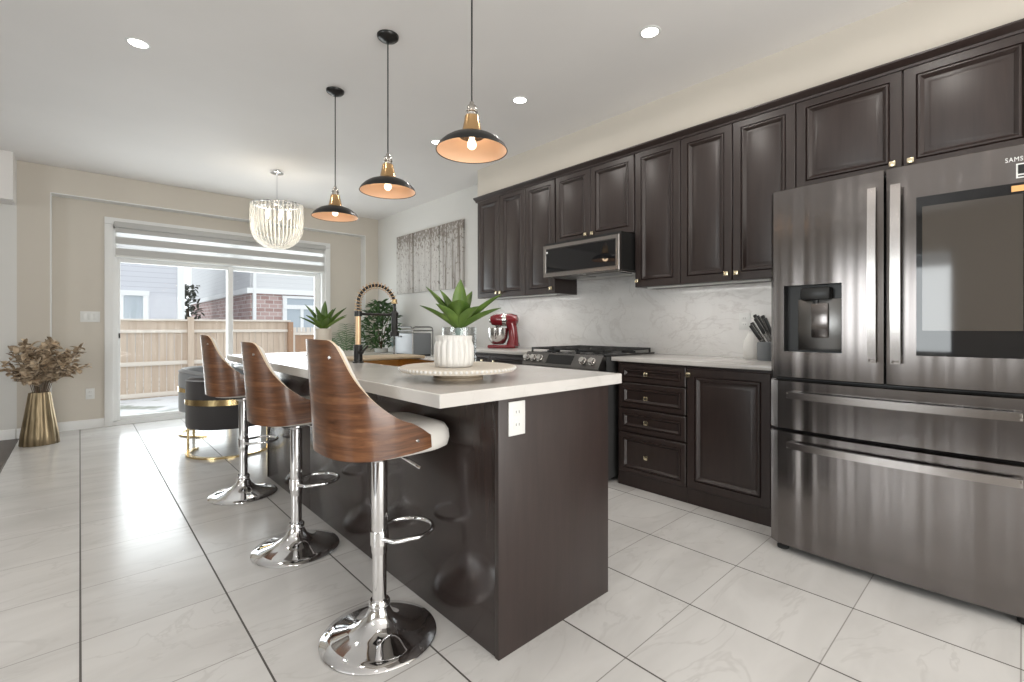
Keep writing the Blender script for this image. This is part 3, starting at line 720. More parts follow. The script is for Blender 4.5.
# ================================================================== BAR STOOLS
def make_stool():
    t = thing('bar_stool', (0, 0, 0), '', 'bar stool')
    base = part('base', MB().lathe([(.0, .0), (.205, .0), (.207, .005), (.203, .010), (.165, .020), (.115, .034), (.075, .052), (.050, .075), (.038, .100), (.034, .115)], 64), 'chrome', t, 60)
    part('collar', MB().lathe([(.036, .105), (.038, .112), (.038, .128), (.033, .134)], 32), 'chrome', t)
    part('column', MB().lathe([(.0255, .12), (.0255, .31)], 32), 'chrome', t)
    part('sleeve', MB().lathe([(.0275, .305), (.0285, .31), (.0285, .64), (.05, .655), (.05, .67)], 32), 'chrome', t)
    b = MB().lathe([(.033, .335), (.033, .385)], 24)
    loop = [(.02, -.075, .36)]
    for i in range(25):
        a = -math.pi / 2 + math.pi * i / 24; loop.append((.105 + .105 * math.cos(a), .10 * math.sin(a), .36))
    loop.append((.02, .075, .36)); loop = [(.0, -.03, .36)] + loop + [(.0, .03, .36)]
    b.tube(loop, .0085, 12)
    part('footrest', b, 'chrome', t)
    part('lever', MB().tube([(.03, -.02, .665), (.06, -.05, .655), (.105, -.11, .615)], .0055, 8), 'chrome', t)
    # seat cushion: super-ellipse plan, domed
    b = MB(); n = 48; rings = [(.55, .684), (.88, .686), (.97, .696), (1.0, .722), (.985, .750), (.93, .770), (.75, .783), (.4, .789), (.0001, .790)]
    vs = []; fs = []
    for s_, z in rings:
        for i in range(n):
            a = 2 * math.pi * i / n; ca, sa = math.cos(a), math.sin(a); e = 2 / (4.2 if ca > 0 else 2.6)
            x = .016 + s_ * .212 * math.copysign(abs(ca) ** e, ca); y = s_ * .190 * math.copysign(abs(sa) ** e, sa)
            zz = z + (.012 * max(0, -x / .2) if z > .7 else 0)
            vs.append((x, y, zz))
    for j in range(len(rings) - 1):
        for i in range(n): fs.append([j * n + i, j * n + (i + 1) % n, (j + 1) * n + (i + 1) % n, (j + 1) * n + i])
    fs.append(list(range(n))[::-1]); b.add(vs, fs)
    part('seat', b, 'vinyl_white', t, 60)
    part('seat_plate', MB().box(-.09, .09, -.09, .09, .668, .686, .004), 'black_metal', t)
    # bent walnut shell
    TB = [(0, 1.090), (26, 1.088), (33, 1.075), (38, 1.050), (43, 1.008), (51, .957), (66, .894), (83, .838), (94, .800), (104, .770), (109, .752)]
    def plan(s_, grow=0):
        a = math.pi + s_ * R(109); ca, sa = math.cos(a), math.sin(a); e = 2 / 2.7
        return ((.200 + grow) * math.copysign(abs(ca) ** e, ca), (.205 + grow) * math.copysign(abs(sa) ** e, sa))
    def h0(s_): return .700 + .012 * max(0, (abs(s_) - .55) / .45) ** 1.5
    def h1(s_):
        def lin(a):
            a = max(0, min(109, a))
            for (a0, z0), (a1, z1) in zip(TB[:-1], TB[1:]):
                if a <= a1: return z0 + (z1 - z0) * (a - a0) / (a1 - a0)
            return TB[-1][1]
        a = abs(s_) * 109
        return sum(lin(a + d) for d in (-4, -2, 0, 2, 4)) / 5
    def pt(s_, q, grow):
        z = h0(s_) + (h1(s_) - h0(s_)) * q; x, y = plan(s_, grow); u = max(0, (z - .69) / .39)
        y *= 1 - .13 * u ** 1.5
        return (x - .030 * u ** 1.2, y, z)
    def sheet(grow, sr, qr):
        return [[pt(s_, q, grow) for s_ in sr] for q in qr]
    ns, nq = 64, 12
    sr = [-1 + 2 * i / ns for i in range(ns + 1)]; qr = [i / nq for i in range(nq + 1)]
    A = sheet(.012, sr, qr); B = sheet(0.0, sr, qr); b = MB(); w = ns + 1
    va = [p for row in A for p in row]; vb = [p for row in B for p in row]; o = len(va)
    F = []; E_ = []
    for j in range(nq):
        for i in range(ns):
            a = j * w + i; F += [[a, a + 1, a + w + 1, a + w], [o + a, o + a + w, o + a + w + 1, o + a + 1]]
    for i in range(ns):
        E_ += [[i, o + i, o + i + 1, i + 1], [nq * w + i, nq * w + i + 1, o + nq * w + i + 1, o + nq * w + i]]
    for j in range(nq):
        E_ += [[j * w, j * w + w, o + j * w + w, o + j * w], [j * w + ns, o + j * w + ns, o + j * w + w + ns, j * w + w + ns]]
    b.add(va + vb, F); b.f += E_; b.mi += [1] * len(E_)
    sh = part('backrest', b, ['walnut', 'plywood_edge'], t, 50)
    # upholstered inner back
    sr2 = [-.90 + 1.8 * i / 40 for i in range(41)]; qr2 = [.12 + .84 * i / 10 for i in range(11)]
    b = MB(); A = sheet(-.001, sr2, qr2); B = sheet(-.024, sr2, qr2); w = 41; va = [p for r_ in A for p in r_]; vb = [p for r_ in B for p in r_]; o = len(va); F = []
    for j in range(10):
        for i in range(40): a = j * w + i; F += [[a, a + 1, a + w + 1, a + w], [o + a, o + a + w, o + a + w + 1, o + a + 1]]
    for i in range(40): F += [[i, o + i, o + i + 1, i + 1], [10 * w + i, 10 * w + i + 1, o + 10 * w + i + 1, o + 10 * w + i]]
    for j in range(10): F += [[j * w, j * w + w, o + j * w + w, o + j * w], [j * w + 40, o + j * w + 40, o + j * w + w + 40, j * w + w + 40]]
    b.add(va + vb, F); part('back_pad', b, 'vinyl_white', t, 50)
    for s_, q in ((-.23, .86), (.23, .86), (-.87, .42), (.87, .42)):
        p = Vector(pt(s_, q, .012)); d = Vector(pt(s_, q, .03)) - p; d.normalize()
        part('bolt', MB().cyl(p - d * .002, p + d * .004, .007, .005, 14), 'steel_bright', sh)
    return t
st = make_stool()
spots = [(.81, 1.60, 0, 0, 'walnut-backed white bar stool nearest the camera, at the near corner of the island'),
         (.815, 2.515, 0, -.03, 'middle walnut-backed white bar stool along the island'),
         (.815, 3.57, 0, -.01, 'walnut-backed white bar stool farthest away, near the grey barrel chairs')]
for i, (x, y, rz, dz, lab) in enumerate(spots):
    o = st if i == 0 else copy_tree(st)
    o.location = (x, y, 0); o.rotation_euler = (0, 0, R(rz)); meta(o, lab, 'bar stool', 'bar stools along the island')
    if dz:
        for ch in o.children:
            n_ = ch.name.split('.')[0]
            if n_ in ('sleeve', 'footrest', 'lever', 'seat', 'seat_plate', 'backrest', 'back_pad'): ch.location.z += dz

# ================================================================== THINGS ON THE ISLAND
TX, TY = 1.085, 1.49
tr = thing('pedestal_tray', (TX, TY, .93), 'round whitewashed pedestal tray with beaded rim near the island corner', 'tray')
part('plate', MB().lathe([(.0, .030), (.20, .030), (.218, .032), (.222, .038), (.222, .047), (.216, .050), (.21, .048), (.0, .047)], 64, (TX, TY, .93)), 'ceramic_cream', tr)
b = MB()
for i in range(76):
    a = 2 * math.pi * i / 76; b.ball((TX + .222 * math.cos(a), TY +   .222 * math.sin(a), .9725), .0058, 8, 6)
part('bead_rim', b, 'ceramic_white', tr)
part('pedestal', MB().lathe([(.098, 0), (.098, .008), (.092, .012), (.090, .026), (.096, .031)], 40, (TX, TY, .93)), 'tray_wood', tr)
# fluted pot
PX, PY, PZ = 1.063, 1.487, .978
def flute(a, z): return 1 + (.10 * abs(math.cos(9 * a)) ** .7 - .065 if .004 < z < .10 else .015 * math.cos(40 * a))
b = MB().lathe([(q * .93, w * .95) for q, w in [(.0, 0), (.070, 0), (.076, .004), (.079, .02), (.080, .05), (.079, .085), (.074, .099), (.0715, .104), (.074, .113), (.075, .124), (.070, .125), (.066, .118), (.064, .08), (.0, .07)]], 160, (PX, PY, PZ), flute=flute)
single('planter', b, 'ceramic_white', (PX, PY, PZ), 'white ribbed ceramic pot standing on the pedestal tray', 'pot', smooth=60)
# glass cylinder with agave
def leaf_blade(b, base, az, el, L, w, curl, n=9, cup=.22):
    d = Vector((math.cos(az), math.sin(az), 0)); side = Vector((-math.sin(az), math.cos(az), 0)); up = Vector((0, 0, 1))
    vs = []; p = Vector(base); e = el; st_ = L / n
    for i in range(n + 1):
        t = i / n; ww = w * (math.sin(math.pi * min(1, (t * .86 + .14)) ** .85) ** .8 if t < 1 else 0.02)
        ww = w * max(.02, (1 - t ** 3.0) * (.55 + .9 * t - .45 * t * t) / 1.0)
        tan = d * math.cos(e) + up * math.sin(e); nr = -d * math.sin(e) + up * math.cos(e)
        for q in (-1, -.5, 0, .5, 1):
            vs.append(p + side * ww * .5 * q + nr * (cup * ww * (q * q)) - nr * 0)
        for q in (-1, -.5, 0, .5, 1):
            vs.append(p + side * ww * .5 * q * .98 + nr * (cup * ww * (q * q)) - nr * (.006 * (1 - t) + .0015) * (1 - .6 * q * q))
        p = p + tan * st_; e -= curl / n
    fs = []
    for i in range(n):
        for q in range(4):
            a = i * 10 + q; fs.append([a, a + 1, a + 11, a + 10]); fs.append([a + 5, a + 15, a + 16, a + 6])
        fs.append([i * 10, i * 10 + 10, i * 10 + 15, i * 10 + 5]); fs.append([i * 10 + 4, i * 10 + 9, i * 10 + 19, i * 10 + 14])
    b.add(vs, fs)
AG = [(47, 84, .250, .100, .02), (137, 55, .262, .105, .10), (-43, 46, .262, .105, .12), (157, 34, .215, .080, .18), (-62, 30, .238, .080, .16), (228, 60, .18, .150, .45),
      (18, 63, .225, .085, .12), (108, 66, .225, .085, .10), (265, 40, .19, .090, .35), (190, 44, .19, .090, .30), (70, 50, .21, .08, .2), (48, 30, .20, .08, .2), (95, 32, .20, .08, .2)]
def agave(name, x, y, z, zfoot, label, sc_=1.0, seed=1, ws=1.0, more=()):
    random.seed(seed)
    t = thing(name, (x, y, zfoot), label, 'plant'); b = MB()
    for az, el, L, w, cu in list(AG) + list(more):
        a = R(az + random.uniform(-5, 5)); leaf_blade(b, (x + .012 * math.cos(a), y + .012 * math.sin(a), z), a, R(el + random.uniform(-3, 3)), L * sc_, w * sc_ * ws, cu, 9, .26)
    part('leaves', b, 'agave_green', t, 60)
    part('stem', MB().cyl((x, y, zfoot), (x, y, z + .02), .016 * sc_, .022 * sc_, 12), 'pale_leaf', t)
    return t
GX, GY = 1.405, 1.92
b = MB().lathe([(.0, .0), (.084, .0), (.086, .004), (.086, .198), (.083, .200), (.081, .196), (.081, .012), (.0, .012)], 48, (GX, GY, .930))
single('glass_vase', b, 'vase_glass', (GX, GY, .93), 'clear glass cylinder vase behind the white ribbed pot', 'vase')
agave('agave_plant', GX, GY, 1.125, .943, 'green agave with broad leaves rising from the clear glass vase', 1.0, 3)
AX, AY = 1.415, 3.73
b = MB().lathe([(0, 0), (.055, 0), (.058, .004), (.060, .185), (.057, .188), (.054, .18), (.052, .165), (0, .165)], 40, (AX, AY, .93))
single('planter', b, 'ceramic_cream', (AX, AY, .93), 'beige cylindrical pot on the far end of the island', 'pot')
agave('agave_plant', AX, AY, 1.115, 1.0955, 'green agave in the beige pot at the far end of the island', .90, 5, .8, ((-20, 38, .22, .08, .2), (120, 40, .22, .08, .2), (-75, 60, .2, .08, .1)))

# ================================================================== BACK COUNTER THINGS
mx_ = thing('stand_mixer', (3.2, 3.58, .915), 'red stand mixer with steel bowl on the worktop by the wall', 'mixer')
Mm = Matrix.Translation((3.2, 3.58, .915)) @ Matrix.Rotation(R(125), 4, 'Z')      # local +x = front (bowl side)
part('foot', MB().box(-.12, .17, -.095, .095, .0, .035, .025, 3, Mm), 'red_enamel', mx_)
b = MB(); b.tube([(-.075, 0, .03), (-.085, 0, .10), (-.08, 0, .18), (-.06, 0, .25)], [.066, .052, .047, .056], 20, M=Mm)
part('column', b, 'red_enamel', mx_)
b = MB(); b.tube([(-.135, 0, .285), (-.12, 0, .285), (-.06, 0, .288), (.03, 0, .29), (.10, 0, .288), (.145, 0, .282), (.155, 0, .28)], [.02, .052, .064, .066, .062, .048, .02], 24, M=Mm)
hd = part('motor_head', b, 'red_enamel', mx_)
part('trim_band', MB().tube([(-.02, 0, .2885), (.02, 0, .2885)], .0672, 24, M=Mm), 'steel_bright', hd)
part('hub', MB().cyl((.145, 0, .283), (.168, 0, .283), .026, .024, 18, M=Mm), 'steel_bright', hd)
part('planetary', MB().cyl((.075, 0, .20), (.075, 0, .25), .022, .038, 18, M=Mm), 'steel_bright', hd)
bo = part('bowl', MB().lathe([(.0, .04), (.055, .04), (.075, .055), (.098, .10), (.106, .16), (.108, .205), (.111, .207), (.105, .205), (.102, .16), (.09, .10), (.0, .06)], 40, (.075, 0, 0), M=Mm), 'steel_bright', mx_)
part('bowl_handle', MB().tube([(.075, .104, .18), (.075, .145, .175), (.075, .16, .14), (.075, .145, .105), (.075, .10, .10)], .006, 8, M=Mm), 'steel_bright', bo)
part('knob', MB().ball((-.06, -.066, .285), .014, 12, 8, M=Mm), 'black_plastic', mx_)
part('speed_lever', MB().cyl((-.03, .06, .28), (-.03, .085, .28), .006, .008, 8, M=Mm), 'black_plastic', mx_)

KX, KY = 3.25, 1.115
b = MB().lathe([(.0, 0), (.052, 0), (.055, .004), (.055, .115), (.051, .118), (.048, .112), (.048, .02), (0, .02)], 32, (KX, KY, .915))
single('knife_holder', b, 'stone_grey', (KX, KY, .915), 'round grey stone knife holder on the worktop beside the refrigerator', 'knife holder')
kn_spots = [  # dx, dy, lean, where
    (-.024, .026, 16, 'lowest and leftmost'), (-.004, .030, 14, 'second from the left'), (-.028, .002, 12, 'front'), (.0, .004, 9, 'tall middle'), (.024, .026, 12, 'rear left'), (.026, -.012, 6, 'rear right'), (-.010, -.036, 4, 'rightmost')]
for i, (dx, dy, tilt, wh) in enumerate(kn_spots):
    lz = (1.045, 1.06, 1.085, 1.10, 1.11, 1.10, 1.08)[i]
    base = Vector((KX + dx, KY + dy, lz)); ax = Vector((-.10, math.sin(R(tilt + 16)), math.cos(R(tilt + 16)))).normalized()
    t = thing('kitchen_knife', base, 'black-handled kitchen knife, the ' + wh + ' one in the grey holder', 'knife', 'kitchen knives in the grey holder')
    sd = ax.cross(Vector((1, 0, 0))).normalized()
    M_ = Matrix.Identity(4)
    zc = ax; xc = sd; yc = zc.cross(xc)
    for q in range(3): M_[q][0] = xc[q]; M_[q][1] = yc[q]; M_[q][2] = zc[q]; M_[q][3] = base[q]
    part('handle', MB().box(-.011, .011, -.0085, .0085, 0, .115, .005, 2, M_), 'black_plastic', t)
    part('bolster', MB().box(-.012, .012, -.006, .006, -.012, .004, .002, 1, M_).box(-.0125, -.0105, -.004, .004, 0, .112, 0, 1, M_).box(.0105, .0125, -.004, .004, 0, .112, 0, 1, M_), 'steel_bright', t)
    part('blade', MB().box(-.010, .010, -.001, .001, -.085, -.01, 0, 1, M_), 'steel_bright', t)
b = MB().lathe([(.0, 0), (.055, 0), (.062, .01), (.066, .06), (.058, .12), (.036, .165), (.030, .185), (.034, .195), (.028, .195), (.024, .18), (.0, .10)], 32, (3.36, 1.235, .915))
single('ceramic_vase', b, 'ceramic_white', (3.36, 1.235, .915), 'plain white ceramic vase behind the knife holder', 'vase')

# ================================================================== LIGHTS
def lamp(name, loc, power, color, size, parent=None):
    l = bpy.data.lights.new(name, 'POINT'); l.energy = power; l.color = color; l.shadow_soft_size = size
    o = bpy.data.objects.new(name, l); COL.objects.link(o); o.location = loc
    if parent: o.parent = parent
    return o
def make_pendant():
    t = thing('pendant_lamp', (0, 0, 0), '', 'pendant lamp')          # origin: ceiling mount
    D = CZ - 1.917                                                     # rim below the ceiling
    part('canopy', MB().lathe([(.0, -.034), (.022, -.034), (.030, -.028), (.052, -.020), (.060, -.012), (.062, 0), (0, 0)], 32), 'black_metal', t)
    part('cord', MB().cyl((0, 0, -.03), (0, 0, -D + .205), .0038, .0038, 8), 'black_plastic', t)
    so = part('socket', MB().lathe([(.005, .222), (.010, .217), (.012, .205), (.019, .201), (.022, .196), (.022, .182), (.026, .179), (.026, .173), (.022, .170), (.022, .156), (.028, .150)], 28, (0, 0, -D)), 'antique_steel', t)
    part('neck', MB().lathe([(.022, .158), (.031, .154), (.035, .13), (.045, .084), (.047, .080), (.056, .074), (.060, .064)], 36, (0, 0, -D)), 'bronze_neck', t)
    sh = part('shade', MB().lathe([(.040, .070), (.058, .069), (.080, .065), (.106, .055), (.130, .039), (.150, .019), (.158, .003), (.160, 0), (.1595, -.002), (.156, .0)], 64, (0, 0, -D), close=False), 'black_metal', t, 60)
    part('shade_lining', MB().lathe([(.001, .064), (.057, .064), (.079, .060), (.104, .050), (.127, .035), (.147, .016), (.156, .0005)], 64, (0, 0, -D), close=False), 'copper_inside', sh, 60)
    part('bulb', MB().lathe([(.0, .006), (.010, .008), (.019, .017), (.021, .029), (.017, .043), (.012, .052), (.012, .064)], 24, (0, 0, -D)), 'bulb', t)
    return t
pd = make_pendant()
pl = [(1.29, 1.668, 'copper-lined black pendant lamp nearest the camera, over the island corner'), (1.317, 2.497, 'middle copper-lined black pendant lamp over the island'), (1.345, 3.331, 'copper-lined black pendant lamp farthest away, beside the glass chandelier')]
for i, (x, y, lab) in enumerate(pl):
    o = pd if i == 0 else copy_tree(pd)
    o.location = (x, y, CZ); meta(o, lab, 'pendant lamp', 'pendant lamps over the island')
    lamp('pendant_glow', (x, y, 1.935), PENDANT_W, (1.0, .74, .48), .03)
def downlight(x, y, lab):
    t = thing('ceiling_light', (x, y, CZ), lab, 'ceiling light', 'recessed ceiling lights')
    part('trim_ring', MB().lathe([(.046, -.001), (.048, -.005), (.060, -.003), (.062, 0)], 32, (x, y, CZ), close=False), 'plate_white', t)
    part('diffuser', MB().lathe([(.0, -.003), (.046, -.0028)], 32, (x, y, CZ), close=False), 'lamp_disc', t)
def dl_lamp(x, y, w):
    l = bpy.data.lights.new('downlight', 'AREA'); l.shape = 'DISK'; l.size = .12; l.energy = w; l.color = (1.0, .955, .89); l.spread = R(170)
    o = bpy.data.objects.new('downlight', l); COL.objects.link(o); o.location = (x, y, CZ - .012)
DL = [(2.404, 1.447, 'recessed ceiling light nearest the tall refrigerator'), (2.412, 2.535, 'recessed ceiling light above the range, right of the nearest pendant'),
      (2.402, 3.624, 'recessed ceiling light partly behind the nearest pendant lamp'), (.255, 3.565, 'recessed ceiling light alone at left, above the stools')]
for x, y, lab in DL: downlight(x, y, lab); dl_lamp(x, y, DOWNLIGHT_W)
for x, y in ((2.40, .35), (.25, 2.2), (.25, .9), (2.40, -1.2), (.25, -1.0), (-2.2, 1.0), (-2.2, 4.0), (-2.2, -1.5)): dl_lamp(x, y, DOWNLIGHT_W)  # unseen lamps added without fixtures to light the rest of the room

# chandelier
ch = thing('chandelier', (1.572, 5.47, CZ), 'oval chandelier of curved clear glass rods hanging before the patio door', 'chandelier')
cx0, cy0 = 1.572, 5.47; zt = 2.455
part('canopy', MB().lathe([(.0, -.03), (.065, -.028), (.07, -.004), (.07, 0), (0, 0)], 32, (cx0, cy0, CZ)), 'chrome', ch)
part('stem', MB().cyl((cx0, cy0, CZ - .03), (cx0, cy0, zt), .008, .008, 12), 'chrome', ch)
Rz = R(-42)
def ov(a, rx=.265, ry=.20):
    x, y = rx * math.cos(a), ry * math.sin(a); return (cx0 + x * math.cos(Rz) - y * math.sin(Rz), cy0 + x * math.sin(Rz) + y * math.cos(Rz))
b = MB(); b.tube([(*ov(2 * math.pi * i / 64), zt) for i in range(64)], .009, 8, closed=True)
for a in (0, math.pi / 2, math.pi, 3 * math.pi / 2): b.cyl((cx0, cy0, zt), (*ov(a), zt), .006, .006, 8)
part('frame_ring', b, 'chrome', ch)
rod = None; NR = 38
for i in range(NR):
    a = 2 * math.pi * i / NR; pth = []
    for q in range(13):
        t = q / 12
        if t < .45: f_ = 1.0 + .02 * math.sin(math.pi * t / .45); z = zt - .005 - t / .45 * .235
        else:
            w_ = (t - .45) / .55; f_ = math.cos(w_ * math.pi / 2 * .90); z = zt - .24 - .235 * math.sin(w_ * math.pi / 2 * .95)
        pth.append((*ov(a, .262 * f_, .197 * f_), z))
    part('glass_rod', MB().tube(pth, .0085, 8), 'rod_glass', ch, 60)
for i in range(5):
    a = 2 * math.pi * i / 5 + .4; x, y = ov(a, .12, .09)
    bb = part('bulb_holder', MB().cyl((x, y, zt), (x, y, zt - .07), .009, .012, 12), 'chrome', ch)
    part('bulb', MB().lathe([(.0, -.15), (.008, -.14), (.016, -.115), (.014, -.09), (.009, -.068)], 14, (x, y, zt)), 'candle_bulb', bb)
lamp('chandelier_glow', (cx0, cy0, zt - .20), 6, (1.0, .88, .70), .08)

# ================================================================== ART
def canvas(y0, y1, lab):
    single('canvas_print', MB().box(3.435, 3.469, y0 + .011, y1 - .011, 1.61, 2.45, .003), 'canvas_art', (3.45, (y0 + y1) / 2, 1.61), lab, 'wall art', 'birch tree triptych on the white wall')
canvas(5.782, 6.262, 'left canvas of the grey birch tree triptych, nearest the patio door')
canvas(5.136, 5.782, 'wide middle canvas of the grey birch tree triptych')
canvas(4.617, 5.136, 'right canvas of the grey birch tree triptych, nearest the wall cabinets')

# ================================================================== SIDEBOARD SIDE
sb = thing('sideboard', (3.24, 5.6, 0), 'low white sideboard against the right wall beneath the birch canvases', 'sideboard')
part('body', MB().box(2.90, 3.455, 4.55, 6.33, .10, .745, .004), 'plate_white', sb); part('top', MB().box(2.88, 3.456, 4.53, 6.35, .745, .77, .004), 'plate_white', sb)
for i in range(4): 
    d = part('door', MB().panel(4.56 + i * .441, 4.56 + i * .441 + .435, .12, .73, 2.90, [(0, 0), (0, .014), (.003, .016), (.05, .016), (.053, .010)]), 'plate_white', sb, 25)
for x in (2.94, 3.41):
    for y in (4.60, 6.28): part('leg', MB().cyl((x, y, 0), (x, y, .10), .018, .024, 14), 'black_metal', sb)
im = thing('ice_maker', (3.10, 5.22, .77), 'silver-fronted countertop appliance with dark side and chrome tube frame by the wall', 'appliance')
part('body', MB().box(2.985, 3.235, 5.01, 5.45, .79, 1.055, .01), 'stone_grey', im)
part('front_panel', MB().box(2.972, 2.986, 5.015, 5.445, .80, 1.05, .004), 'silver_plastic', im, label='light silver front')
part('badge', MB().box(2.966, 2.973, 5.27, 5.37, 1.0, 1.022, .002), 'black_plastic', im)
def hoop(x, y0, y1): return [(x, y0, .775), (x, y0, 1.09), (x, y0 + .015, 1.12), (x, y0 + .04, 1.13), (x, y1 - .04, 1.13), (x, y1 - .015, 1.12), (x, y1, 1.09), (x, y1, .775)]
part('frame', MB().tube(hoop(2.965, 5.0, 5.46), .0075, 8), 'steel_dark', im)
part('frame', MB().tube([(x if x else 0, y, z) for x, y, z in [(2.965, 5.0, .775), (2.965, 5.0, 1.09), (2.975, 5.0, 1.12), (3.0, 5.0, 1.13), (3.21, 5.0, 1.13), (3.24, 5.0, 1.12), (3.25, 5.0, 1.09), (3.25, 5.0, .775)]], .0075, 8), 'steel_dark', im)
part('rail', MB().cyl((2.965, 5.0, 1.085), (3.25, 5.0, 1.085), .006).cyl((2.965, 5.0, 1.085), (2.965, 5.46, 1.085), .006), 'steel_dark', im)
part('foot', MB().box(2.99, 3.23, 5.02, 5.44, .77, .79), 'black_plastic', im)
# leafy plants
def bushy(name, c, zb, r, zt_, n, lm, w, seed, label, pot_z, pot_r, potm, stem_n=7, col_=.5):
    random.seed(seed)
    t = thing(name, (c[0], c[1], pot_z), label, 'plant')
    part('pot', MB().lathe([(0, 0), (pot_r * .8, 0), (pot_r, .01), (pot_r * 1.05, zb - pot_z), (pot_r * .95, zb - pot_z), (pot_r * .9, zb - pot_z - .02), (0, zb - pot_z - .02)], 28, (c[0], c[1], pot_z)), potm, t)
    bs = MB(); b = MB()
    for i in range(stem_n):
        a = 2 * math.pi * i / stem_n; e = Vector((c[0] + r * .55 * math.cos(a), c[1] + r * .55 * math.sin(a), zb + (zt_ - zb) * .75)); bs.tube([(c[0], c[1], zb - .03), (Vector((c[0], c[1], zb)) + e) / 2 + Vector((0, 0, .05)), e], [.006, .005, .003], 6)
    for i in range(n):
        a = random.uniform(0, 2 * math.pi); q = math.sqrt(random.random()); z = zb + (zt_ - zb) * random.random() ** .9
        rr = r * q * (.45 + .9 * math.sin(math.pi * min(1, .18 + .8 * (z - zb) / (zt_ - zb))) * .62)
        leaf_blade(b, (c[0] + rr * math.cos(a), c[1] + rr * math.sin(a), z), a + random.uniform(-.8, .8), R(random.uniform(-20, 60)), w * random.uniform(1.6, 2.6), w, R(random.uniform(10, 60)), 4)
    part('stems', bs, 'stem_brown', t); part('leaves', b, lm, t, 60); return t
bushy('leafy_plant', (3.13, 6.13), .83, .24, 1.47, 340, 'ficus_green', .05, 11, 'bushy dark green plant on the sideboard, behind the faucet', .77, .09, 'ceramic_white')
bushy('leafy_plant', (3.17, 5.70), .86, .11, 1.03, 70, 'pale_leaf', .03, 12, 'small pale bluish plant on the sideboard left of the silver appliance', .77, .05, 'ceramic_white', 5)
pm = thing('palm_plant', (2.85, 6.60, 0), 'feathery light green palm standing in the corner left of the faucet', 'plant'); random.seed(5)
part('pot', MB().lathe([(0, 0), (.13, 0), (.15, .01), (.165, .36), (.15, .36), (.145, .33), (0, .33)], 32, (2.85, 6.60, 0)), 'ceramic_cream', pm)
bs = MB(); b = MB()
for i in range(11):
    az = 2 * math.pi * i / 11 + .2; sp_ = random.uniform(.20, .36); hgt = random.uniform(.92, 1.22) - .33; pts = []
    for q in range(11):
        t = q / 10; pts.append(Vector((2.85 + math.cos(az) * sp_ * t ** 1.6, 6.60 + math.sin(az) * sp_ * t ** 1.6 * .8, .33 + hgt * (1.12 * t - .16 * t ** 3))))
    bs.tube(pts, [.006 - .0045 * q / 10 for q in range(11)], 6)
    for q in range(4, 11):
        for k_ in (0, .5):
            p = pts[q] if k_ == 0 or q == 10 else (pts[q] + pts[q + 1]) / 2
            for sg in (-1, 1): leaf_blade(b, p, az + sg * 1.1, R(22), .17 * (1.15 - .5 * (q - 4) / 6), .017, R(50), 4, .1)
part('fronds', b, 'palm_green', pm, 60); part('stems', bs, 'palm_green', pm)

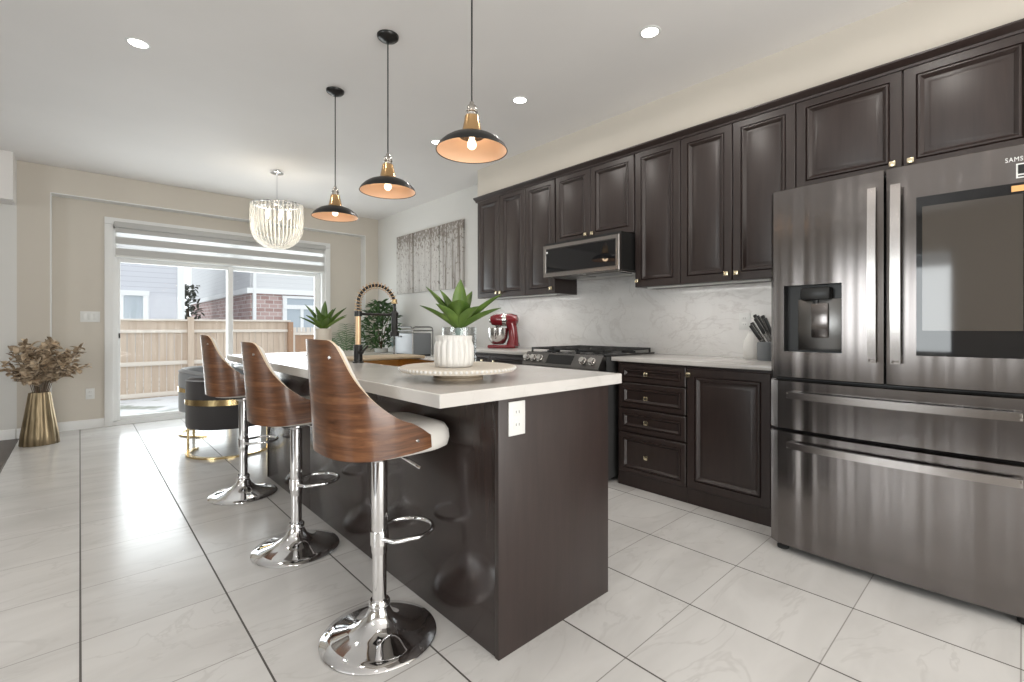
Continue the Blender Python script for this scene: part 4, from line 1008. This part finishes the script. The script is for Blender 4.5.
# ================================================================== DINING SET
dt = thing('dining_table', (1.75, 5.75, 0), 'glossy pale dining table behind the far end of the island', 'dining table')
part('tabletop', MB().box(1.27, 2.22, 4.98, 6.45, .72, .75, .006), 'table_gloss', dt)
part('apron', MB().box(1.33, 2.16, 5.04, 6.39, .66, .72, .004), 'plate_white', dt)
for x in (1.315, 2.095):
    for y in (5.03, 6.32): part('leg', MB().box(x, x + .08, y, y + .08, 0, .72, .004), 'plate_white', dt)
def make_chair():
    t = thing('dining_chair', (0, 0, 0), '', 'dining chair')           # faces +x
    def ring(r, z, n, a0, a1): return [(r * math.cos(a0 + (a1 - a0) * i / n), r * math.sin(a0 + (a1 - a0) * i / n), z) for i in range(n + 1)]
    a0, a1 = R(62), R(298); n = 48
    def wallp(prof, nm, m_):
        b = MB(); vs = []; fs = []; P = len(prof)
        for i in range(n + 1):
            a = a0 + (a1 - a0) * i / n; w = abs(2 * i / n - 1)
            for r, z in prof: vs.append((r * math.cos(a), r * math.sin(a), z - (.06 * w ** 3 if z > .5 else 0)))
        for i in range(n):
            for j in range(P): fs.append([i * P + j, i * P + (j + 1) % P, (i + 1) * P + (j + 1) % P, (i + 1) * P + j])
        fs.append(list(range(P))); fs.append([n * P + j for j in range(P)][::-1]); b.add(vs, fs); return part(nm, b, m_, t, 50)
    wallp([(.335, .25), (.340, .28), (.340, .62), (.332, .675), (.305, .695), (.272, .68), (.262, .63), (.262, .25)], 'backrest', 'velvet')
    b = MB(); pth = []
    for i in range(n + 1):
        a = a0 + (a1 - a0) * i / n; w = abs(2 * i / n - 1); pth.append((.336 * math.cos(a), .336 * math.sin(a), .668 - .06 * w ** 3))
    b.tube(pth, .006, 8); part('piping', b, 'velvet_piping', t, label='pale piping')
    wallp([(.3405, .455), (.3455, .455), (.3455, .505), (.3405, .505)], 'band', 'brass')
    b = MB(); nn = 40; rings = [(.25, .25), (.262, .26), (.262, .44), (.25, .47), (.20, .48), (.0001, .485)]; vs = []; fs = []
    for r, z in rings:
        for i in range(nn):
            a = 2 * math.pi * i / nn; x = r * math.cos(a); vs.append((x + (.05 if x > 0 else 0), r * math.sin(a), z))
    for j in range(len(rings) - 1):
        for i in range(nn): fs.append([j * nn + i, j * nn + (i + 1) % nn, (j + 1) * nn + (i + 1) % nn, (j + 1) * nn + i])
    fs.append(list(range(nn))[::-1]); b.add(vs, fs); part('seat', b, 'velvet', t, 50)
    b = MB(); nb = 44; vs = []; fs = []
    pr_ = [(.305, .0), (.343, .0), (.343, .016), (.305, .016)]
    for i in range(nb + 1):
        a = R(75) + (R(285) - R(75)) * i / nb
        for r, z in pr_: vs.append((r * math.cos(a), r * math.sin(a), z))
    for i in range(nb):
        for j in range(4): fs.append([i * 4 + j, i * 4 + (j + 1) % 4, i * 4 + 4 + (j + 1) % 4, i * 4 + 4 + j])
    fs += [[0, 1, 2, 3], [nb * 4 + 3, nb * 4 + 2, nb * 4 + 1, nb * 4]]; b.add(vs, fs); part('floor_ring', b, 'brass', t)
    for a in (96, 264):
        x, y = .335 * math.cos(R(a)), .335 * math.sin(R(a)); M_ = Matrix.Translation((x, y, 0)) @ Matrix.Rotation(R(a), 4, 'Z')
        part('leg', MB().box(-.008, .008, -.011, .011, .012, .47, .002, 1, M_), 'brass', t)
    return t
MATS['velvet'] = MATS['velvet_grey']
c1 = make_chair(); c1.location = (1.02, 4.95, 0); c1.rotation_euler = (0, 0, R(58)); meta(c1, 'charcoal velvet barrel chair with brass band behind the farthest bar stool', 'dining chair')
MATS['velvet'] = MATS['velvet_light']
c2 = make_chair(); c2.location = (1.10, 5.98, 0); c2.rotation_euler = (0, 0, R(-40)); meta(c2, 'lighter blue-grey velvet barrel chair nearest the patio door', 'dining chair')

# ================================================================== VASE WITH DRIED LEAVES
vx, vy = -.285, 6.42
def flv(a, z): return 1 + .022 * math.cos(18 * a)
b = MB().lathe([(0, 0), (.136, 0), (.140, .006), (.132, .10), (.106, .28), (.080, .475), (.076, .50), (.069, .50), (.070, .47), (.076, .4), (0, .33)], 112, (vx, vy, 0), flute=flv, sy=.75)
single('floor_vase', b, 'gold_vase', (vx, vy, 0), 'tall fluted gold floor vase standing by the beige wall', 'vase', smooth=60)
bq = thing('dried_bouquet', (vx, vy, .36), 'bunch of dried golden leaves spreading out of the gold floor vase', 'dried leaves')
random.seed(21); bs = MB(); b = MB()
for i in range(44):
    az = random.uniform(0, 2 * math.pi); rad = random.uniform(.05, .35); hh = random.uniform(.74, 1.02) - .18 * (rad / .4) ** 2
    e = Vector((vx + rad * math.cos(az) * 1.0, vy + rad * math.sin(az) * .70, hh)); s0 = Vector((vx + .02 * math.cos(az), vy + .02 * math.sin(az), .37)); mid = Vector((vx + .28 * rad * math.cos(az), vy + .24 * rad * math.sin(az), .60))
    pth = [s0.lerp(mid, q / 4) for q in range(4)] + [mid.lerp(e, q / 6) for q in range(7)]
    bs.tube(pth, .0028, 5)
    for q in range(5, len(pth)):
        for k_ in range(4):
            leaf_blade(b, pth[q] + Vector((random.uniform(-.015, .015),) * 3), random.uniform(0, 2 * math.pi), R(random.uniform(-35, 65)), random.uniform(.055, .095), random.uniform(.045, .068), R(random.uniform(-20, 60)), 3, .18)
part('leaves', b, 'gold_leaf', bq, 60); part('stems', bs, 'stem_brown', bq)

# ================================================================== OUTSIDE
g_ = MB().box(-20, 30, 7.3, 60, -.7, -.5); struct('ground', g_, 'snow_ground')
struct('trim_7', MB().box(-.5, 3.5, 7.3, 7.9, -.5, -.03), 'house_white')     # snowy step outside the patio door
fn = thing('garden_fence', (.8, 13.2, -.5), 'tan board privacy fence with posts and rails across the snowy yard', 'fence')
b = MB(); x = -2.6
while x < 4.05:
    b.box(x, x + .132, 13.18, 13.2, -.45, 1.05); x += .14
part('boards', b, 'fence_wood', fn)
b = MB()
for z0, z1, y0 in ((1.27, 1.31, 13.09), (1.0, 1.07, 13.13), (.27, .36, 13.13), (-.42, -.33, 13.13)): b.box(-2.6, 4.1, y0, 13.18 if z0 < 1.2 else 13.24, z0, z1, .004)
part('rails', b, 'pale_picket', fn)
part('top_board', MB().box(-2.6, 4.05, 13.165, 13.185, 1.07, 1.27), 'fence_wood', fn)
for x in (-2.5, -.3, 1.9): part('post', MB().box(x - .06, x + .06, 13.07, 13.19, -.5, 1.36, .006), 'fence_wood', fn)
part('post', MB().box(4.04, 4.16, 13.07, 13.19, -.5, 1.26, .006), 'fence_dark', fn)
pk = thing('picket_fence', (4.75, 13.6, -.5), 'short pale picket fence beyond the end of the tan fence', 'fence'); b = MB()
for i in range(11): b.box(4.2 + i * .12, 4.29 + i * .12, 13.6, 13.62, -.45, 1.12)
part('pickets', b, 'pale_picket', pk); part('rails', MB().box(4.2, 5.5, 13.62, 13.66, .9, 1.0).box(4.2, 5.5, 13.62, 13.66, -.2, -.1), 'pale_picket', pk)
for x in (4.17, 5.5): part('post', MB().box(x, x + .08, 13.58, 13.68, -.5, 1.15), 'pale_picket', pk)
ub = thing('planter_box', (3.62, 10.5, -.5), 'tall grey-brown wooden planter box standing outside, right of the fence', 'planter box')
part('body', MB().box(3.44, 3.80, 10.35, 10.7, -.5, .96, .006), 'fence_dark', ub); part('rim', MB().box(3.42, 3.82, 10.33, 10.72, .96, 1.0, .004), 'pale_picket', ub)
# left house
h1_ = thing('house', (-2, 21, -.5), 'grey siding house with white corner board behind the fence at left', 'house')
part('wall', MB().box(-7, 2.40, 19, 25, -.5, 7.5), 'siding_grey', h1_)
part('corner_board', MB().box(2.38, 2.58, 18.96, 19.16, -.5, 7.5), 'house_white', h1_)
wf = part('window', MB().box(.15, .29, 18.93, 19.0, .3, 2.26).box(.80, 1.0, 18.93, 19.0, .3, 2.26).box(1.48, 1.62, 18.93, 19.0, .3, 2.26).box(.13, 1.64, 18.90, 19.0, 2.12, 2.28).box(.13, 1.64, 18.90, 19.0, .2, .32), 'house_white', h1_)
part('pane', MB().box(.29, 1.48, 18.96, 18.99, .32, 2.12), 'house_glass', wf)
part('roof', MB().prism([(18.5, 7.5), (22, 9.6), (25.5, 7.5)], 'x', -7.3, 2.9), 'stone_grey', h1_)
# right house
h2 = thing('house', (9, 25, -.5), 'house with pale siding above brick and a tall white window behind the fence at right', 'house')
part('brick_wall', MB().box(4.8, 15, 20, 33, -.5, 2.42), 'brick', h2); part('siding_wall', MB().box(4.8, 15, 20, 33, 2.42, 7.5), 'siding_pale', h2)
part('belt_course', MB().box(4.66, 15, 19.86, 33.1, 2.42, 2.62), 'house_white', h2)
part('downspout', MB().box(4.86, 4.97, 19.84, 19.98, .2, 7.4), 'house_white', h2)
wf = part('window', MB().box(5.95, 6.10, 19.92, 20, .2, 2.36).box(7.3, 7.45, 19.92, 20, .2, 2.36).box(5.93, 7.47, 19.90, 20, 2.28, 2.38).box(5.97, 7.43, 19.89, 20, 1.85, 2.02).box(6.62, 6.74, 19.92, 20, .2, 1.9), 'house_white', h2)
part('pane', MB().box(6.10, 7.3, 19.95, 19.99, .2, 2.28), 'house_glass', wf)
part('roof', MB().prism([(4.4, 7.5), (9.9, 10.2), (15.4, 7.5)], 'y', 19.5, 33.5), 'stone_grey', h2)
random.seed(31)
tr_ = thing('garden_tree', (3.72, 26.6, -.5), 'dark bare-looking tree in the gap between the two houses', 'tree')
part('trunk', MB().tube([(3.72, 26.6, -.5), (3.76, 26.6, 1), (3.72, 26.6, 2)], [.12, .10, .06], 10), 'stem_brown', tr_); b = MB()
for i in range(200):
    a = random.uniform(0, 6.28); q = random.random() ** .5; z = random.uniform(.6, 3.1)
    leaf_blade(b, (3.72 + .55 * q * math.cos(a) * (1 - .25 * abs(z - 1.8)), 26.6 + .6 * q * math.sin(a), z), random.uniform(0, 6.28), R(random.uniform(-30, 70)), .30, .16, .5, 3)
part('crown', b, 'bush_dark', tr_, 60)
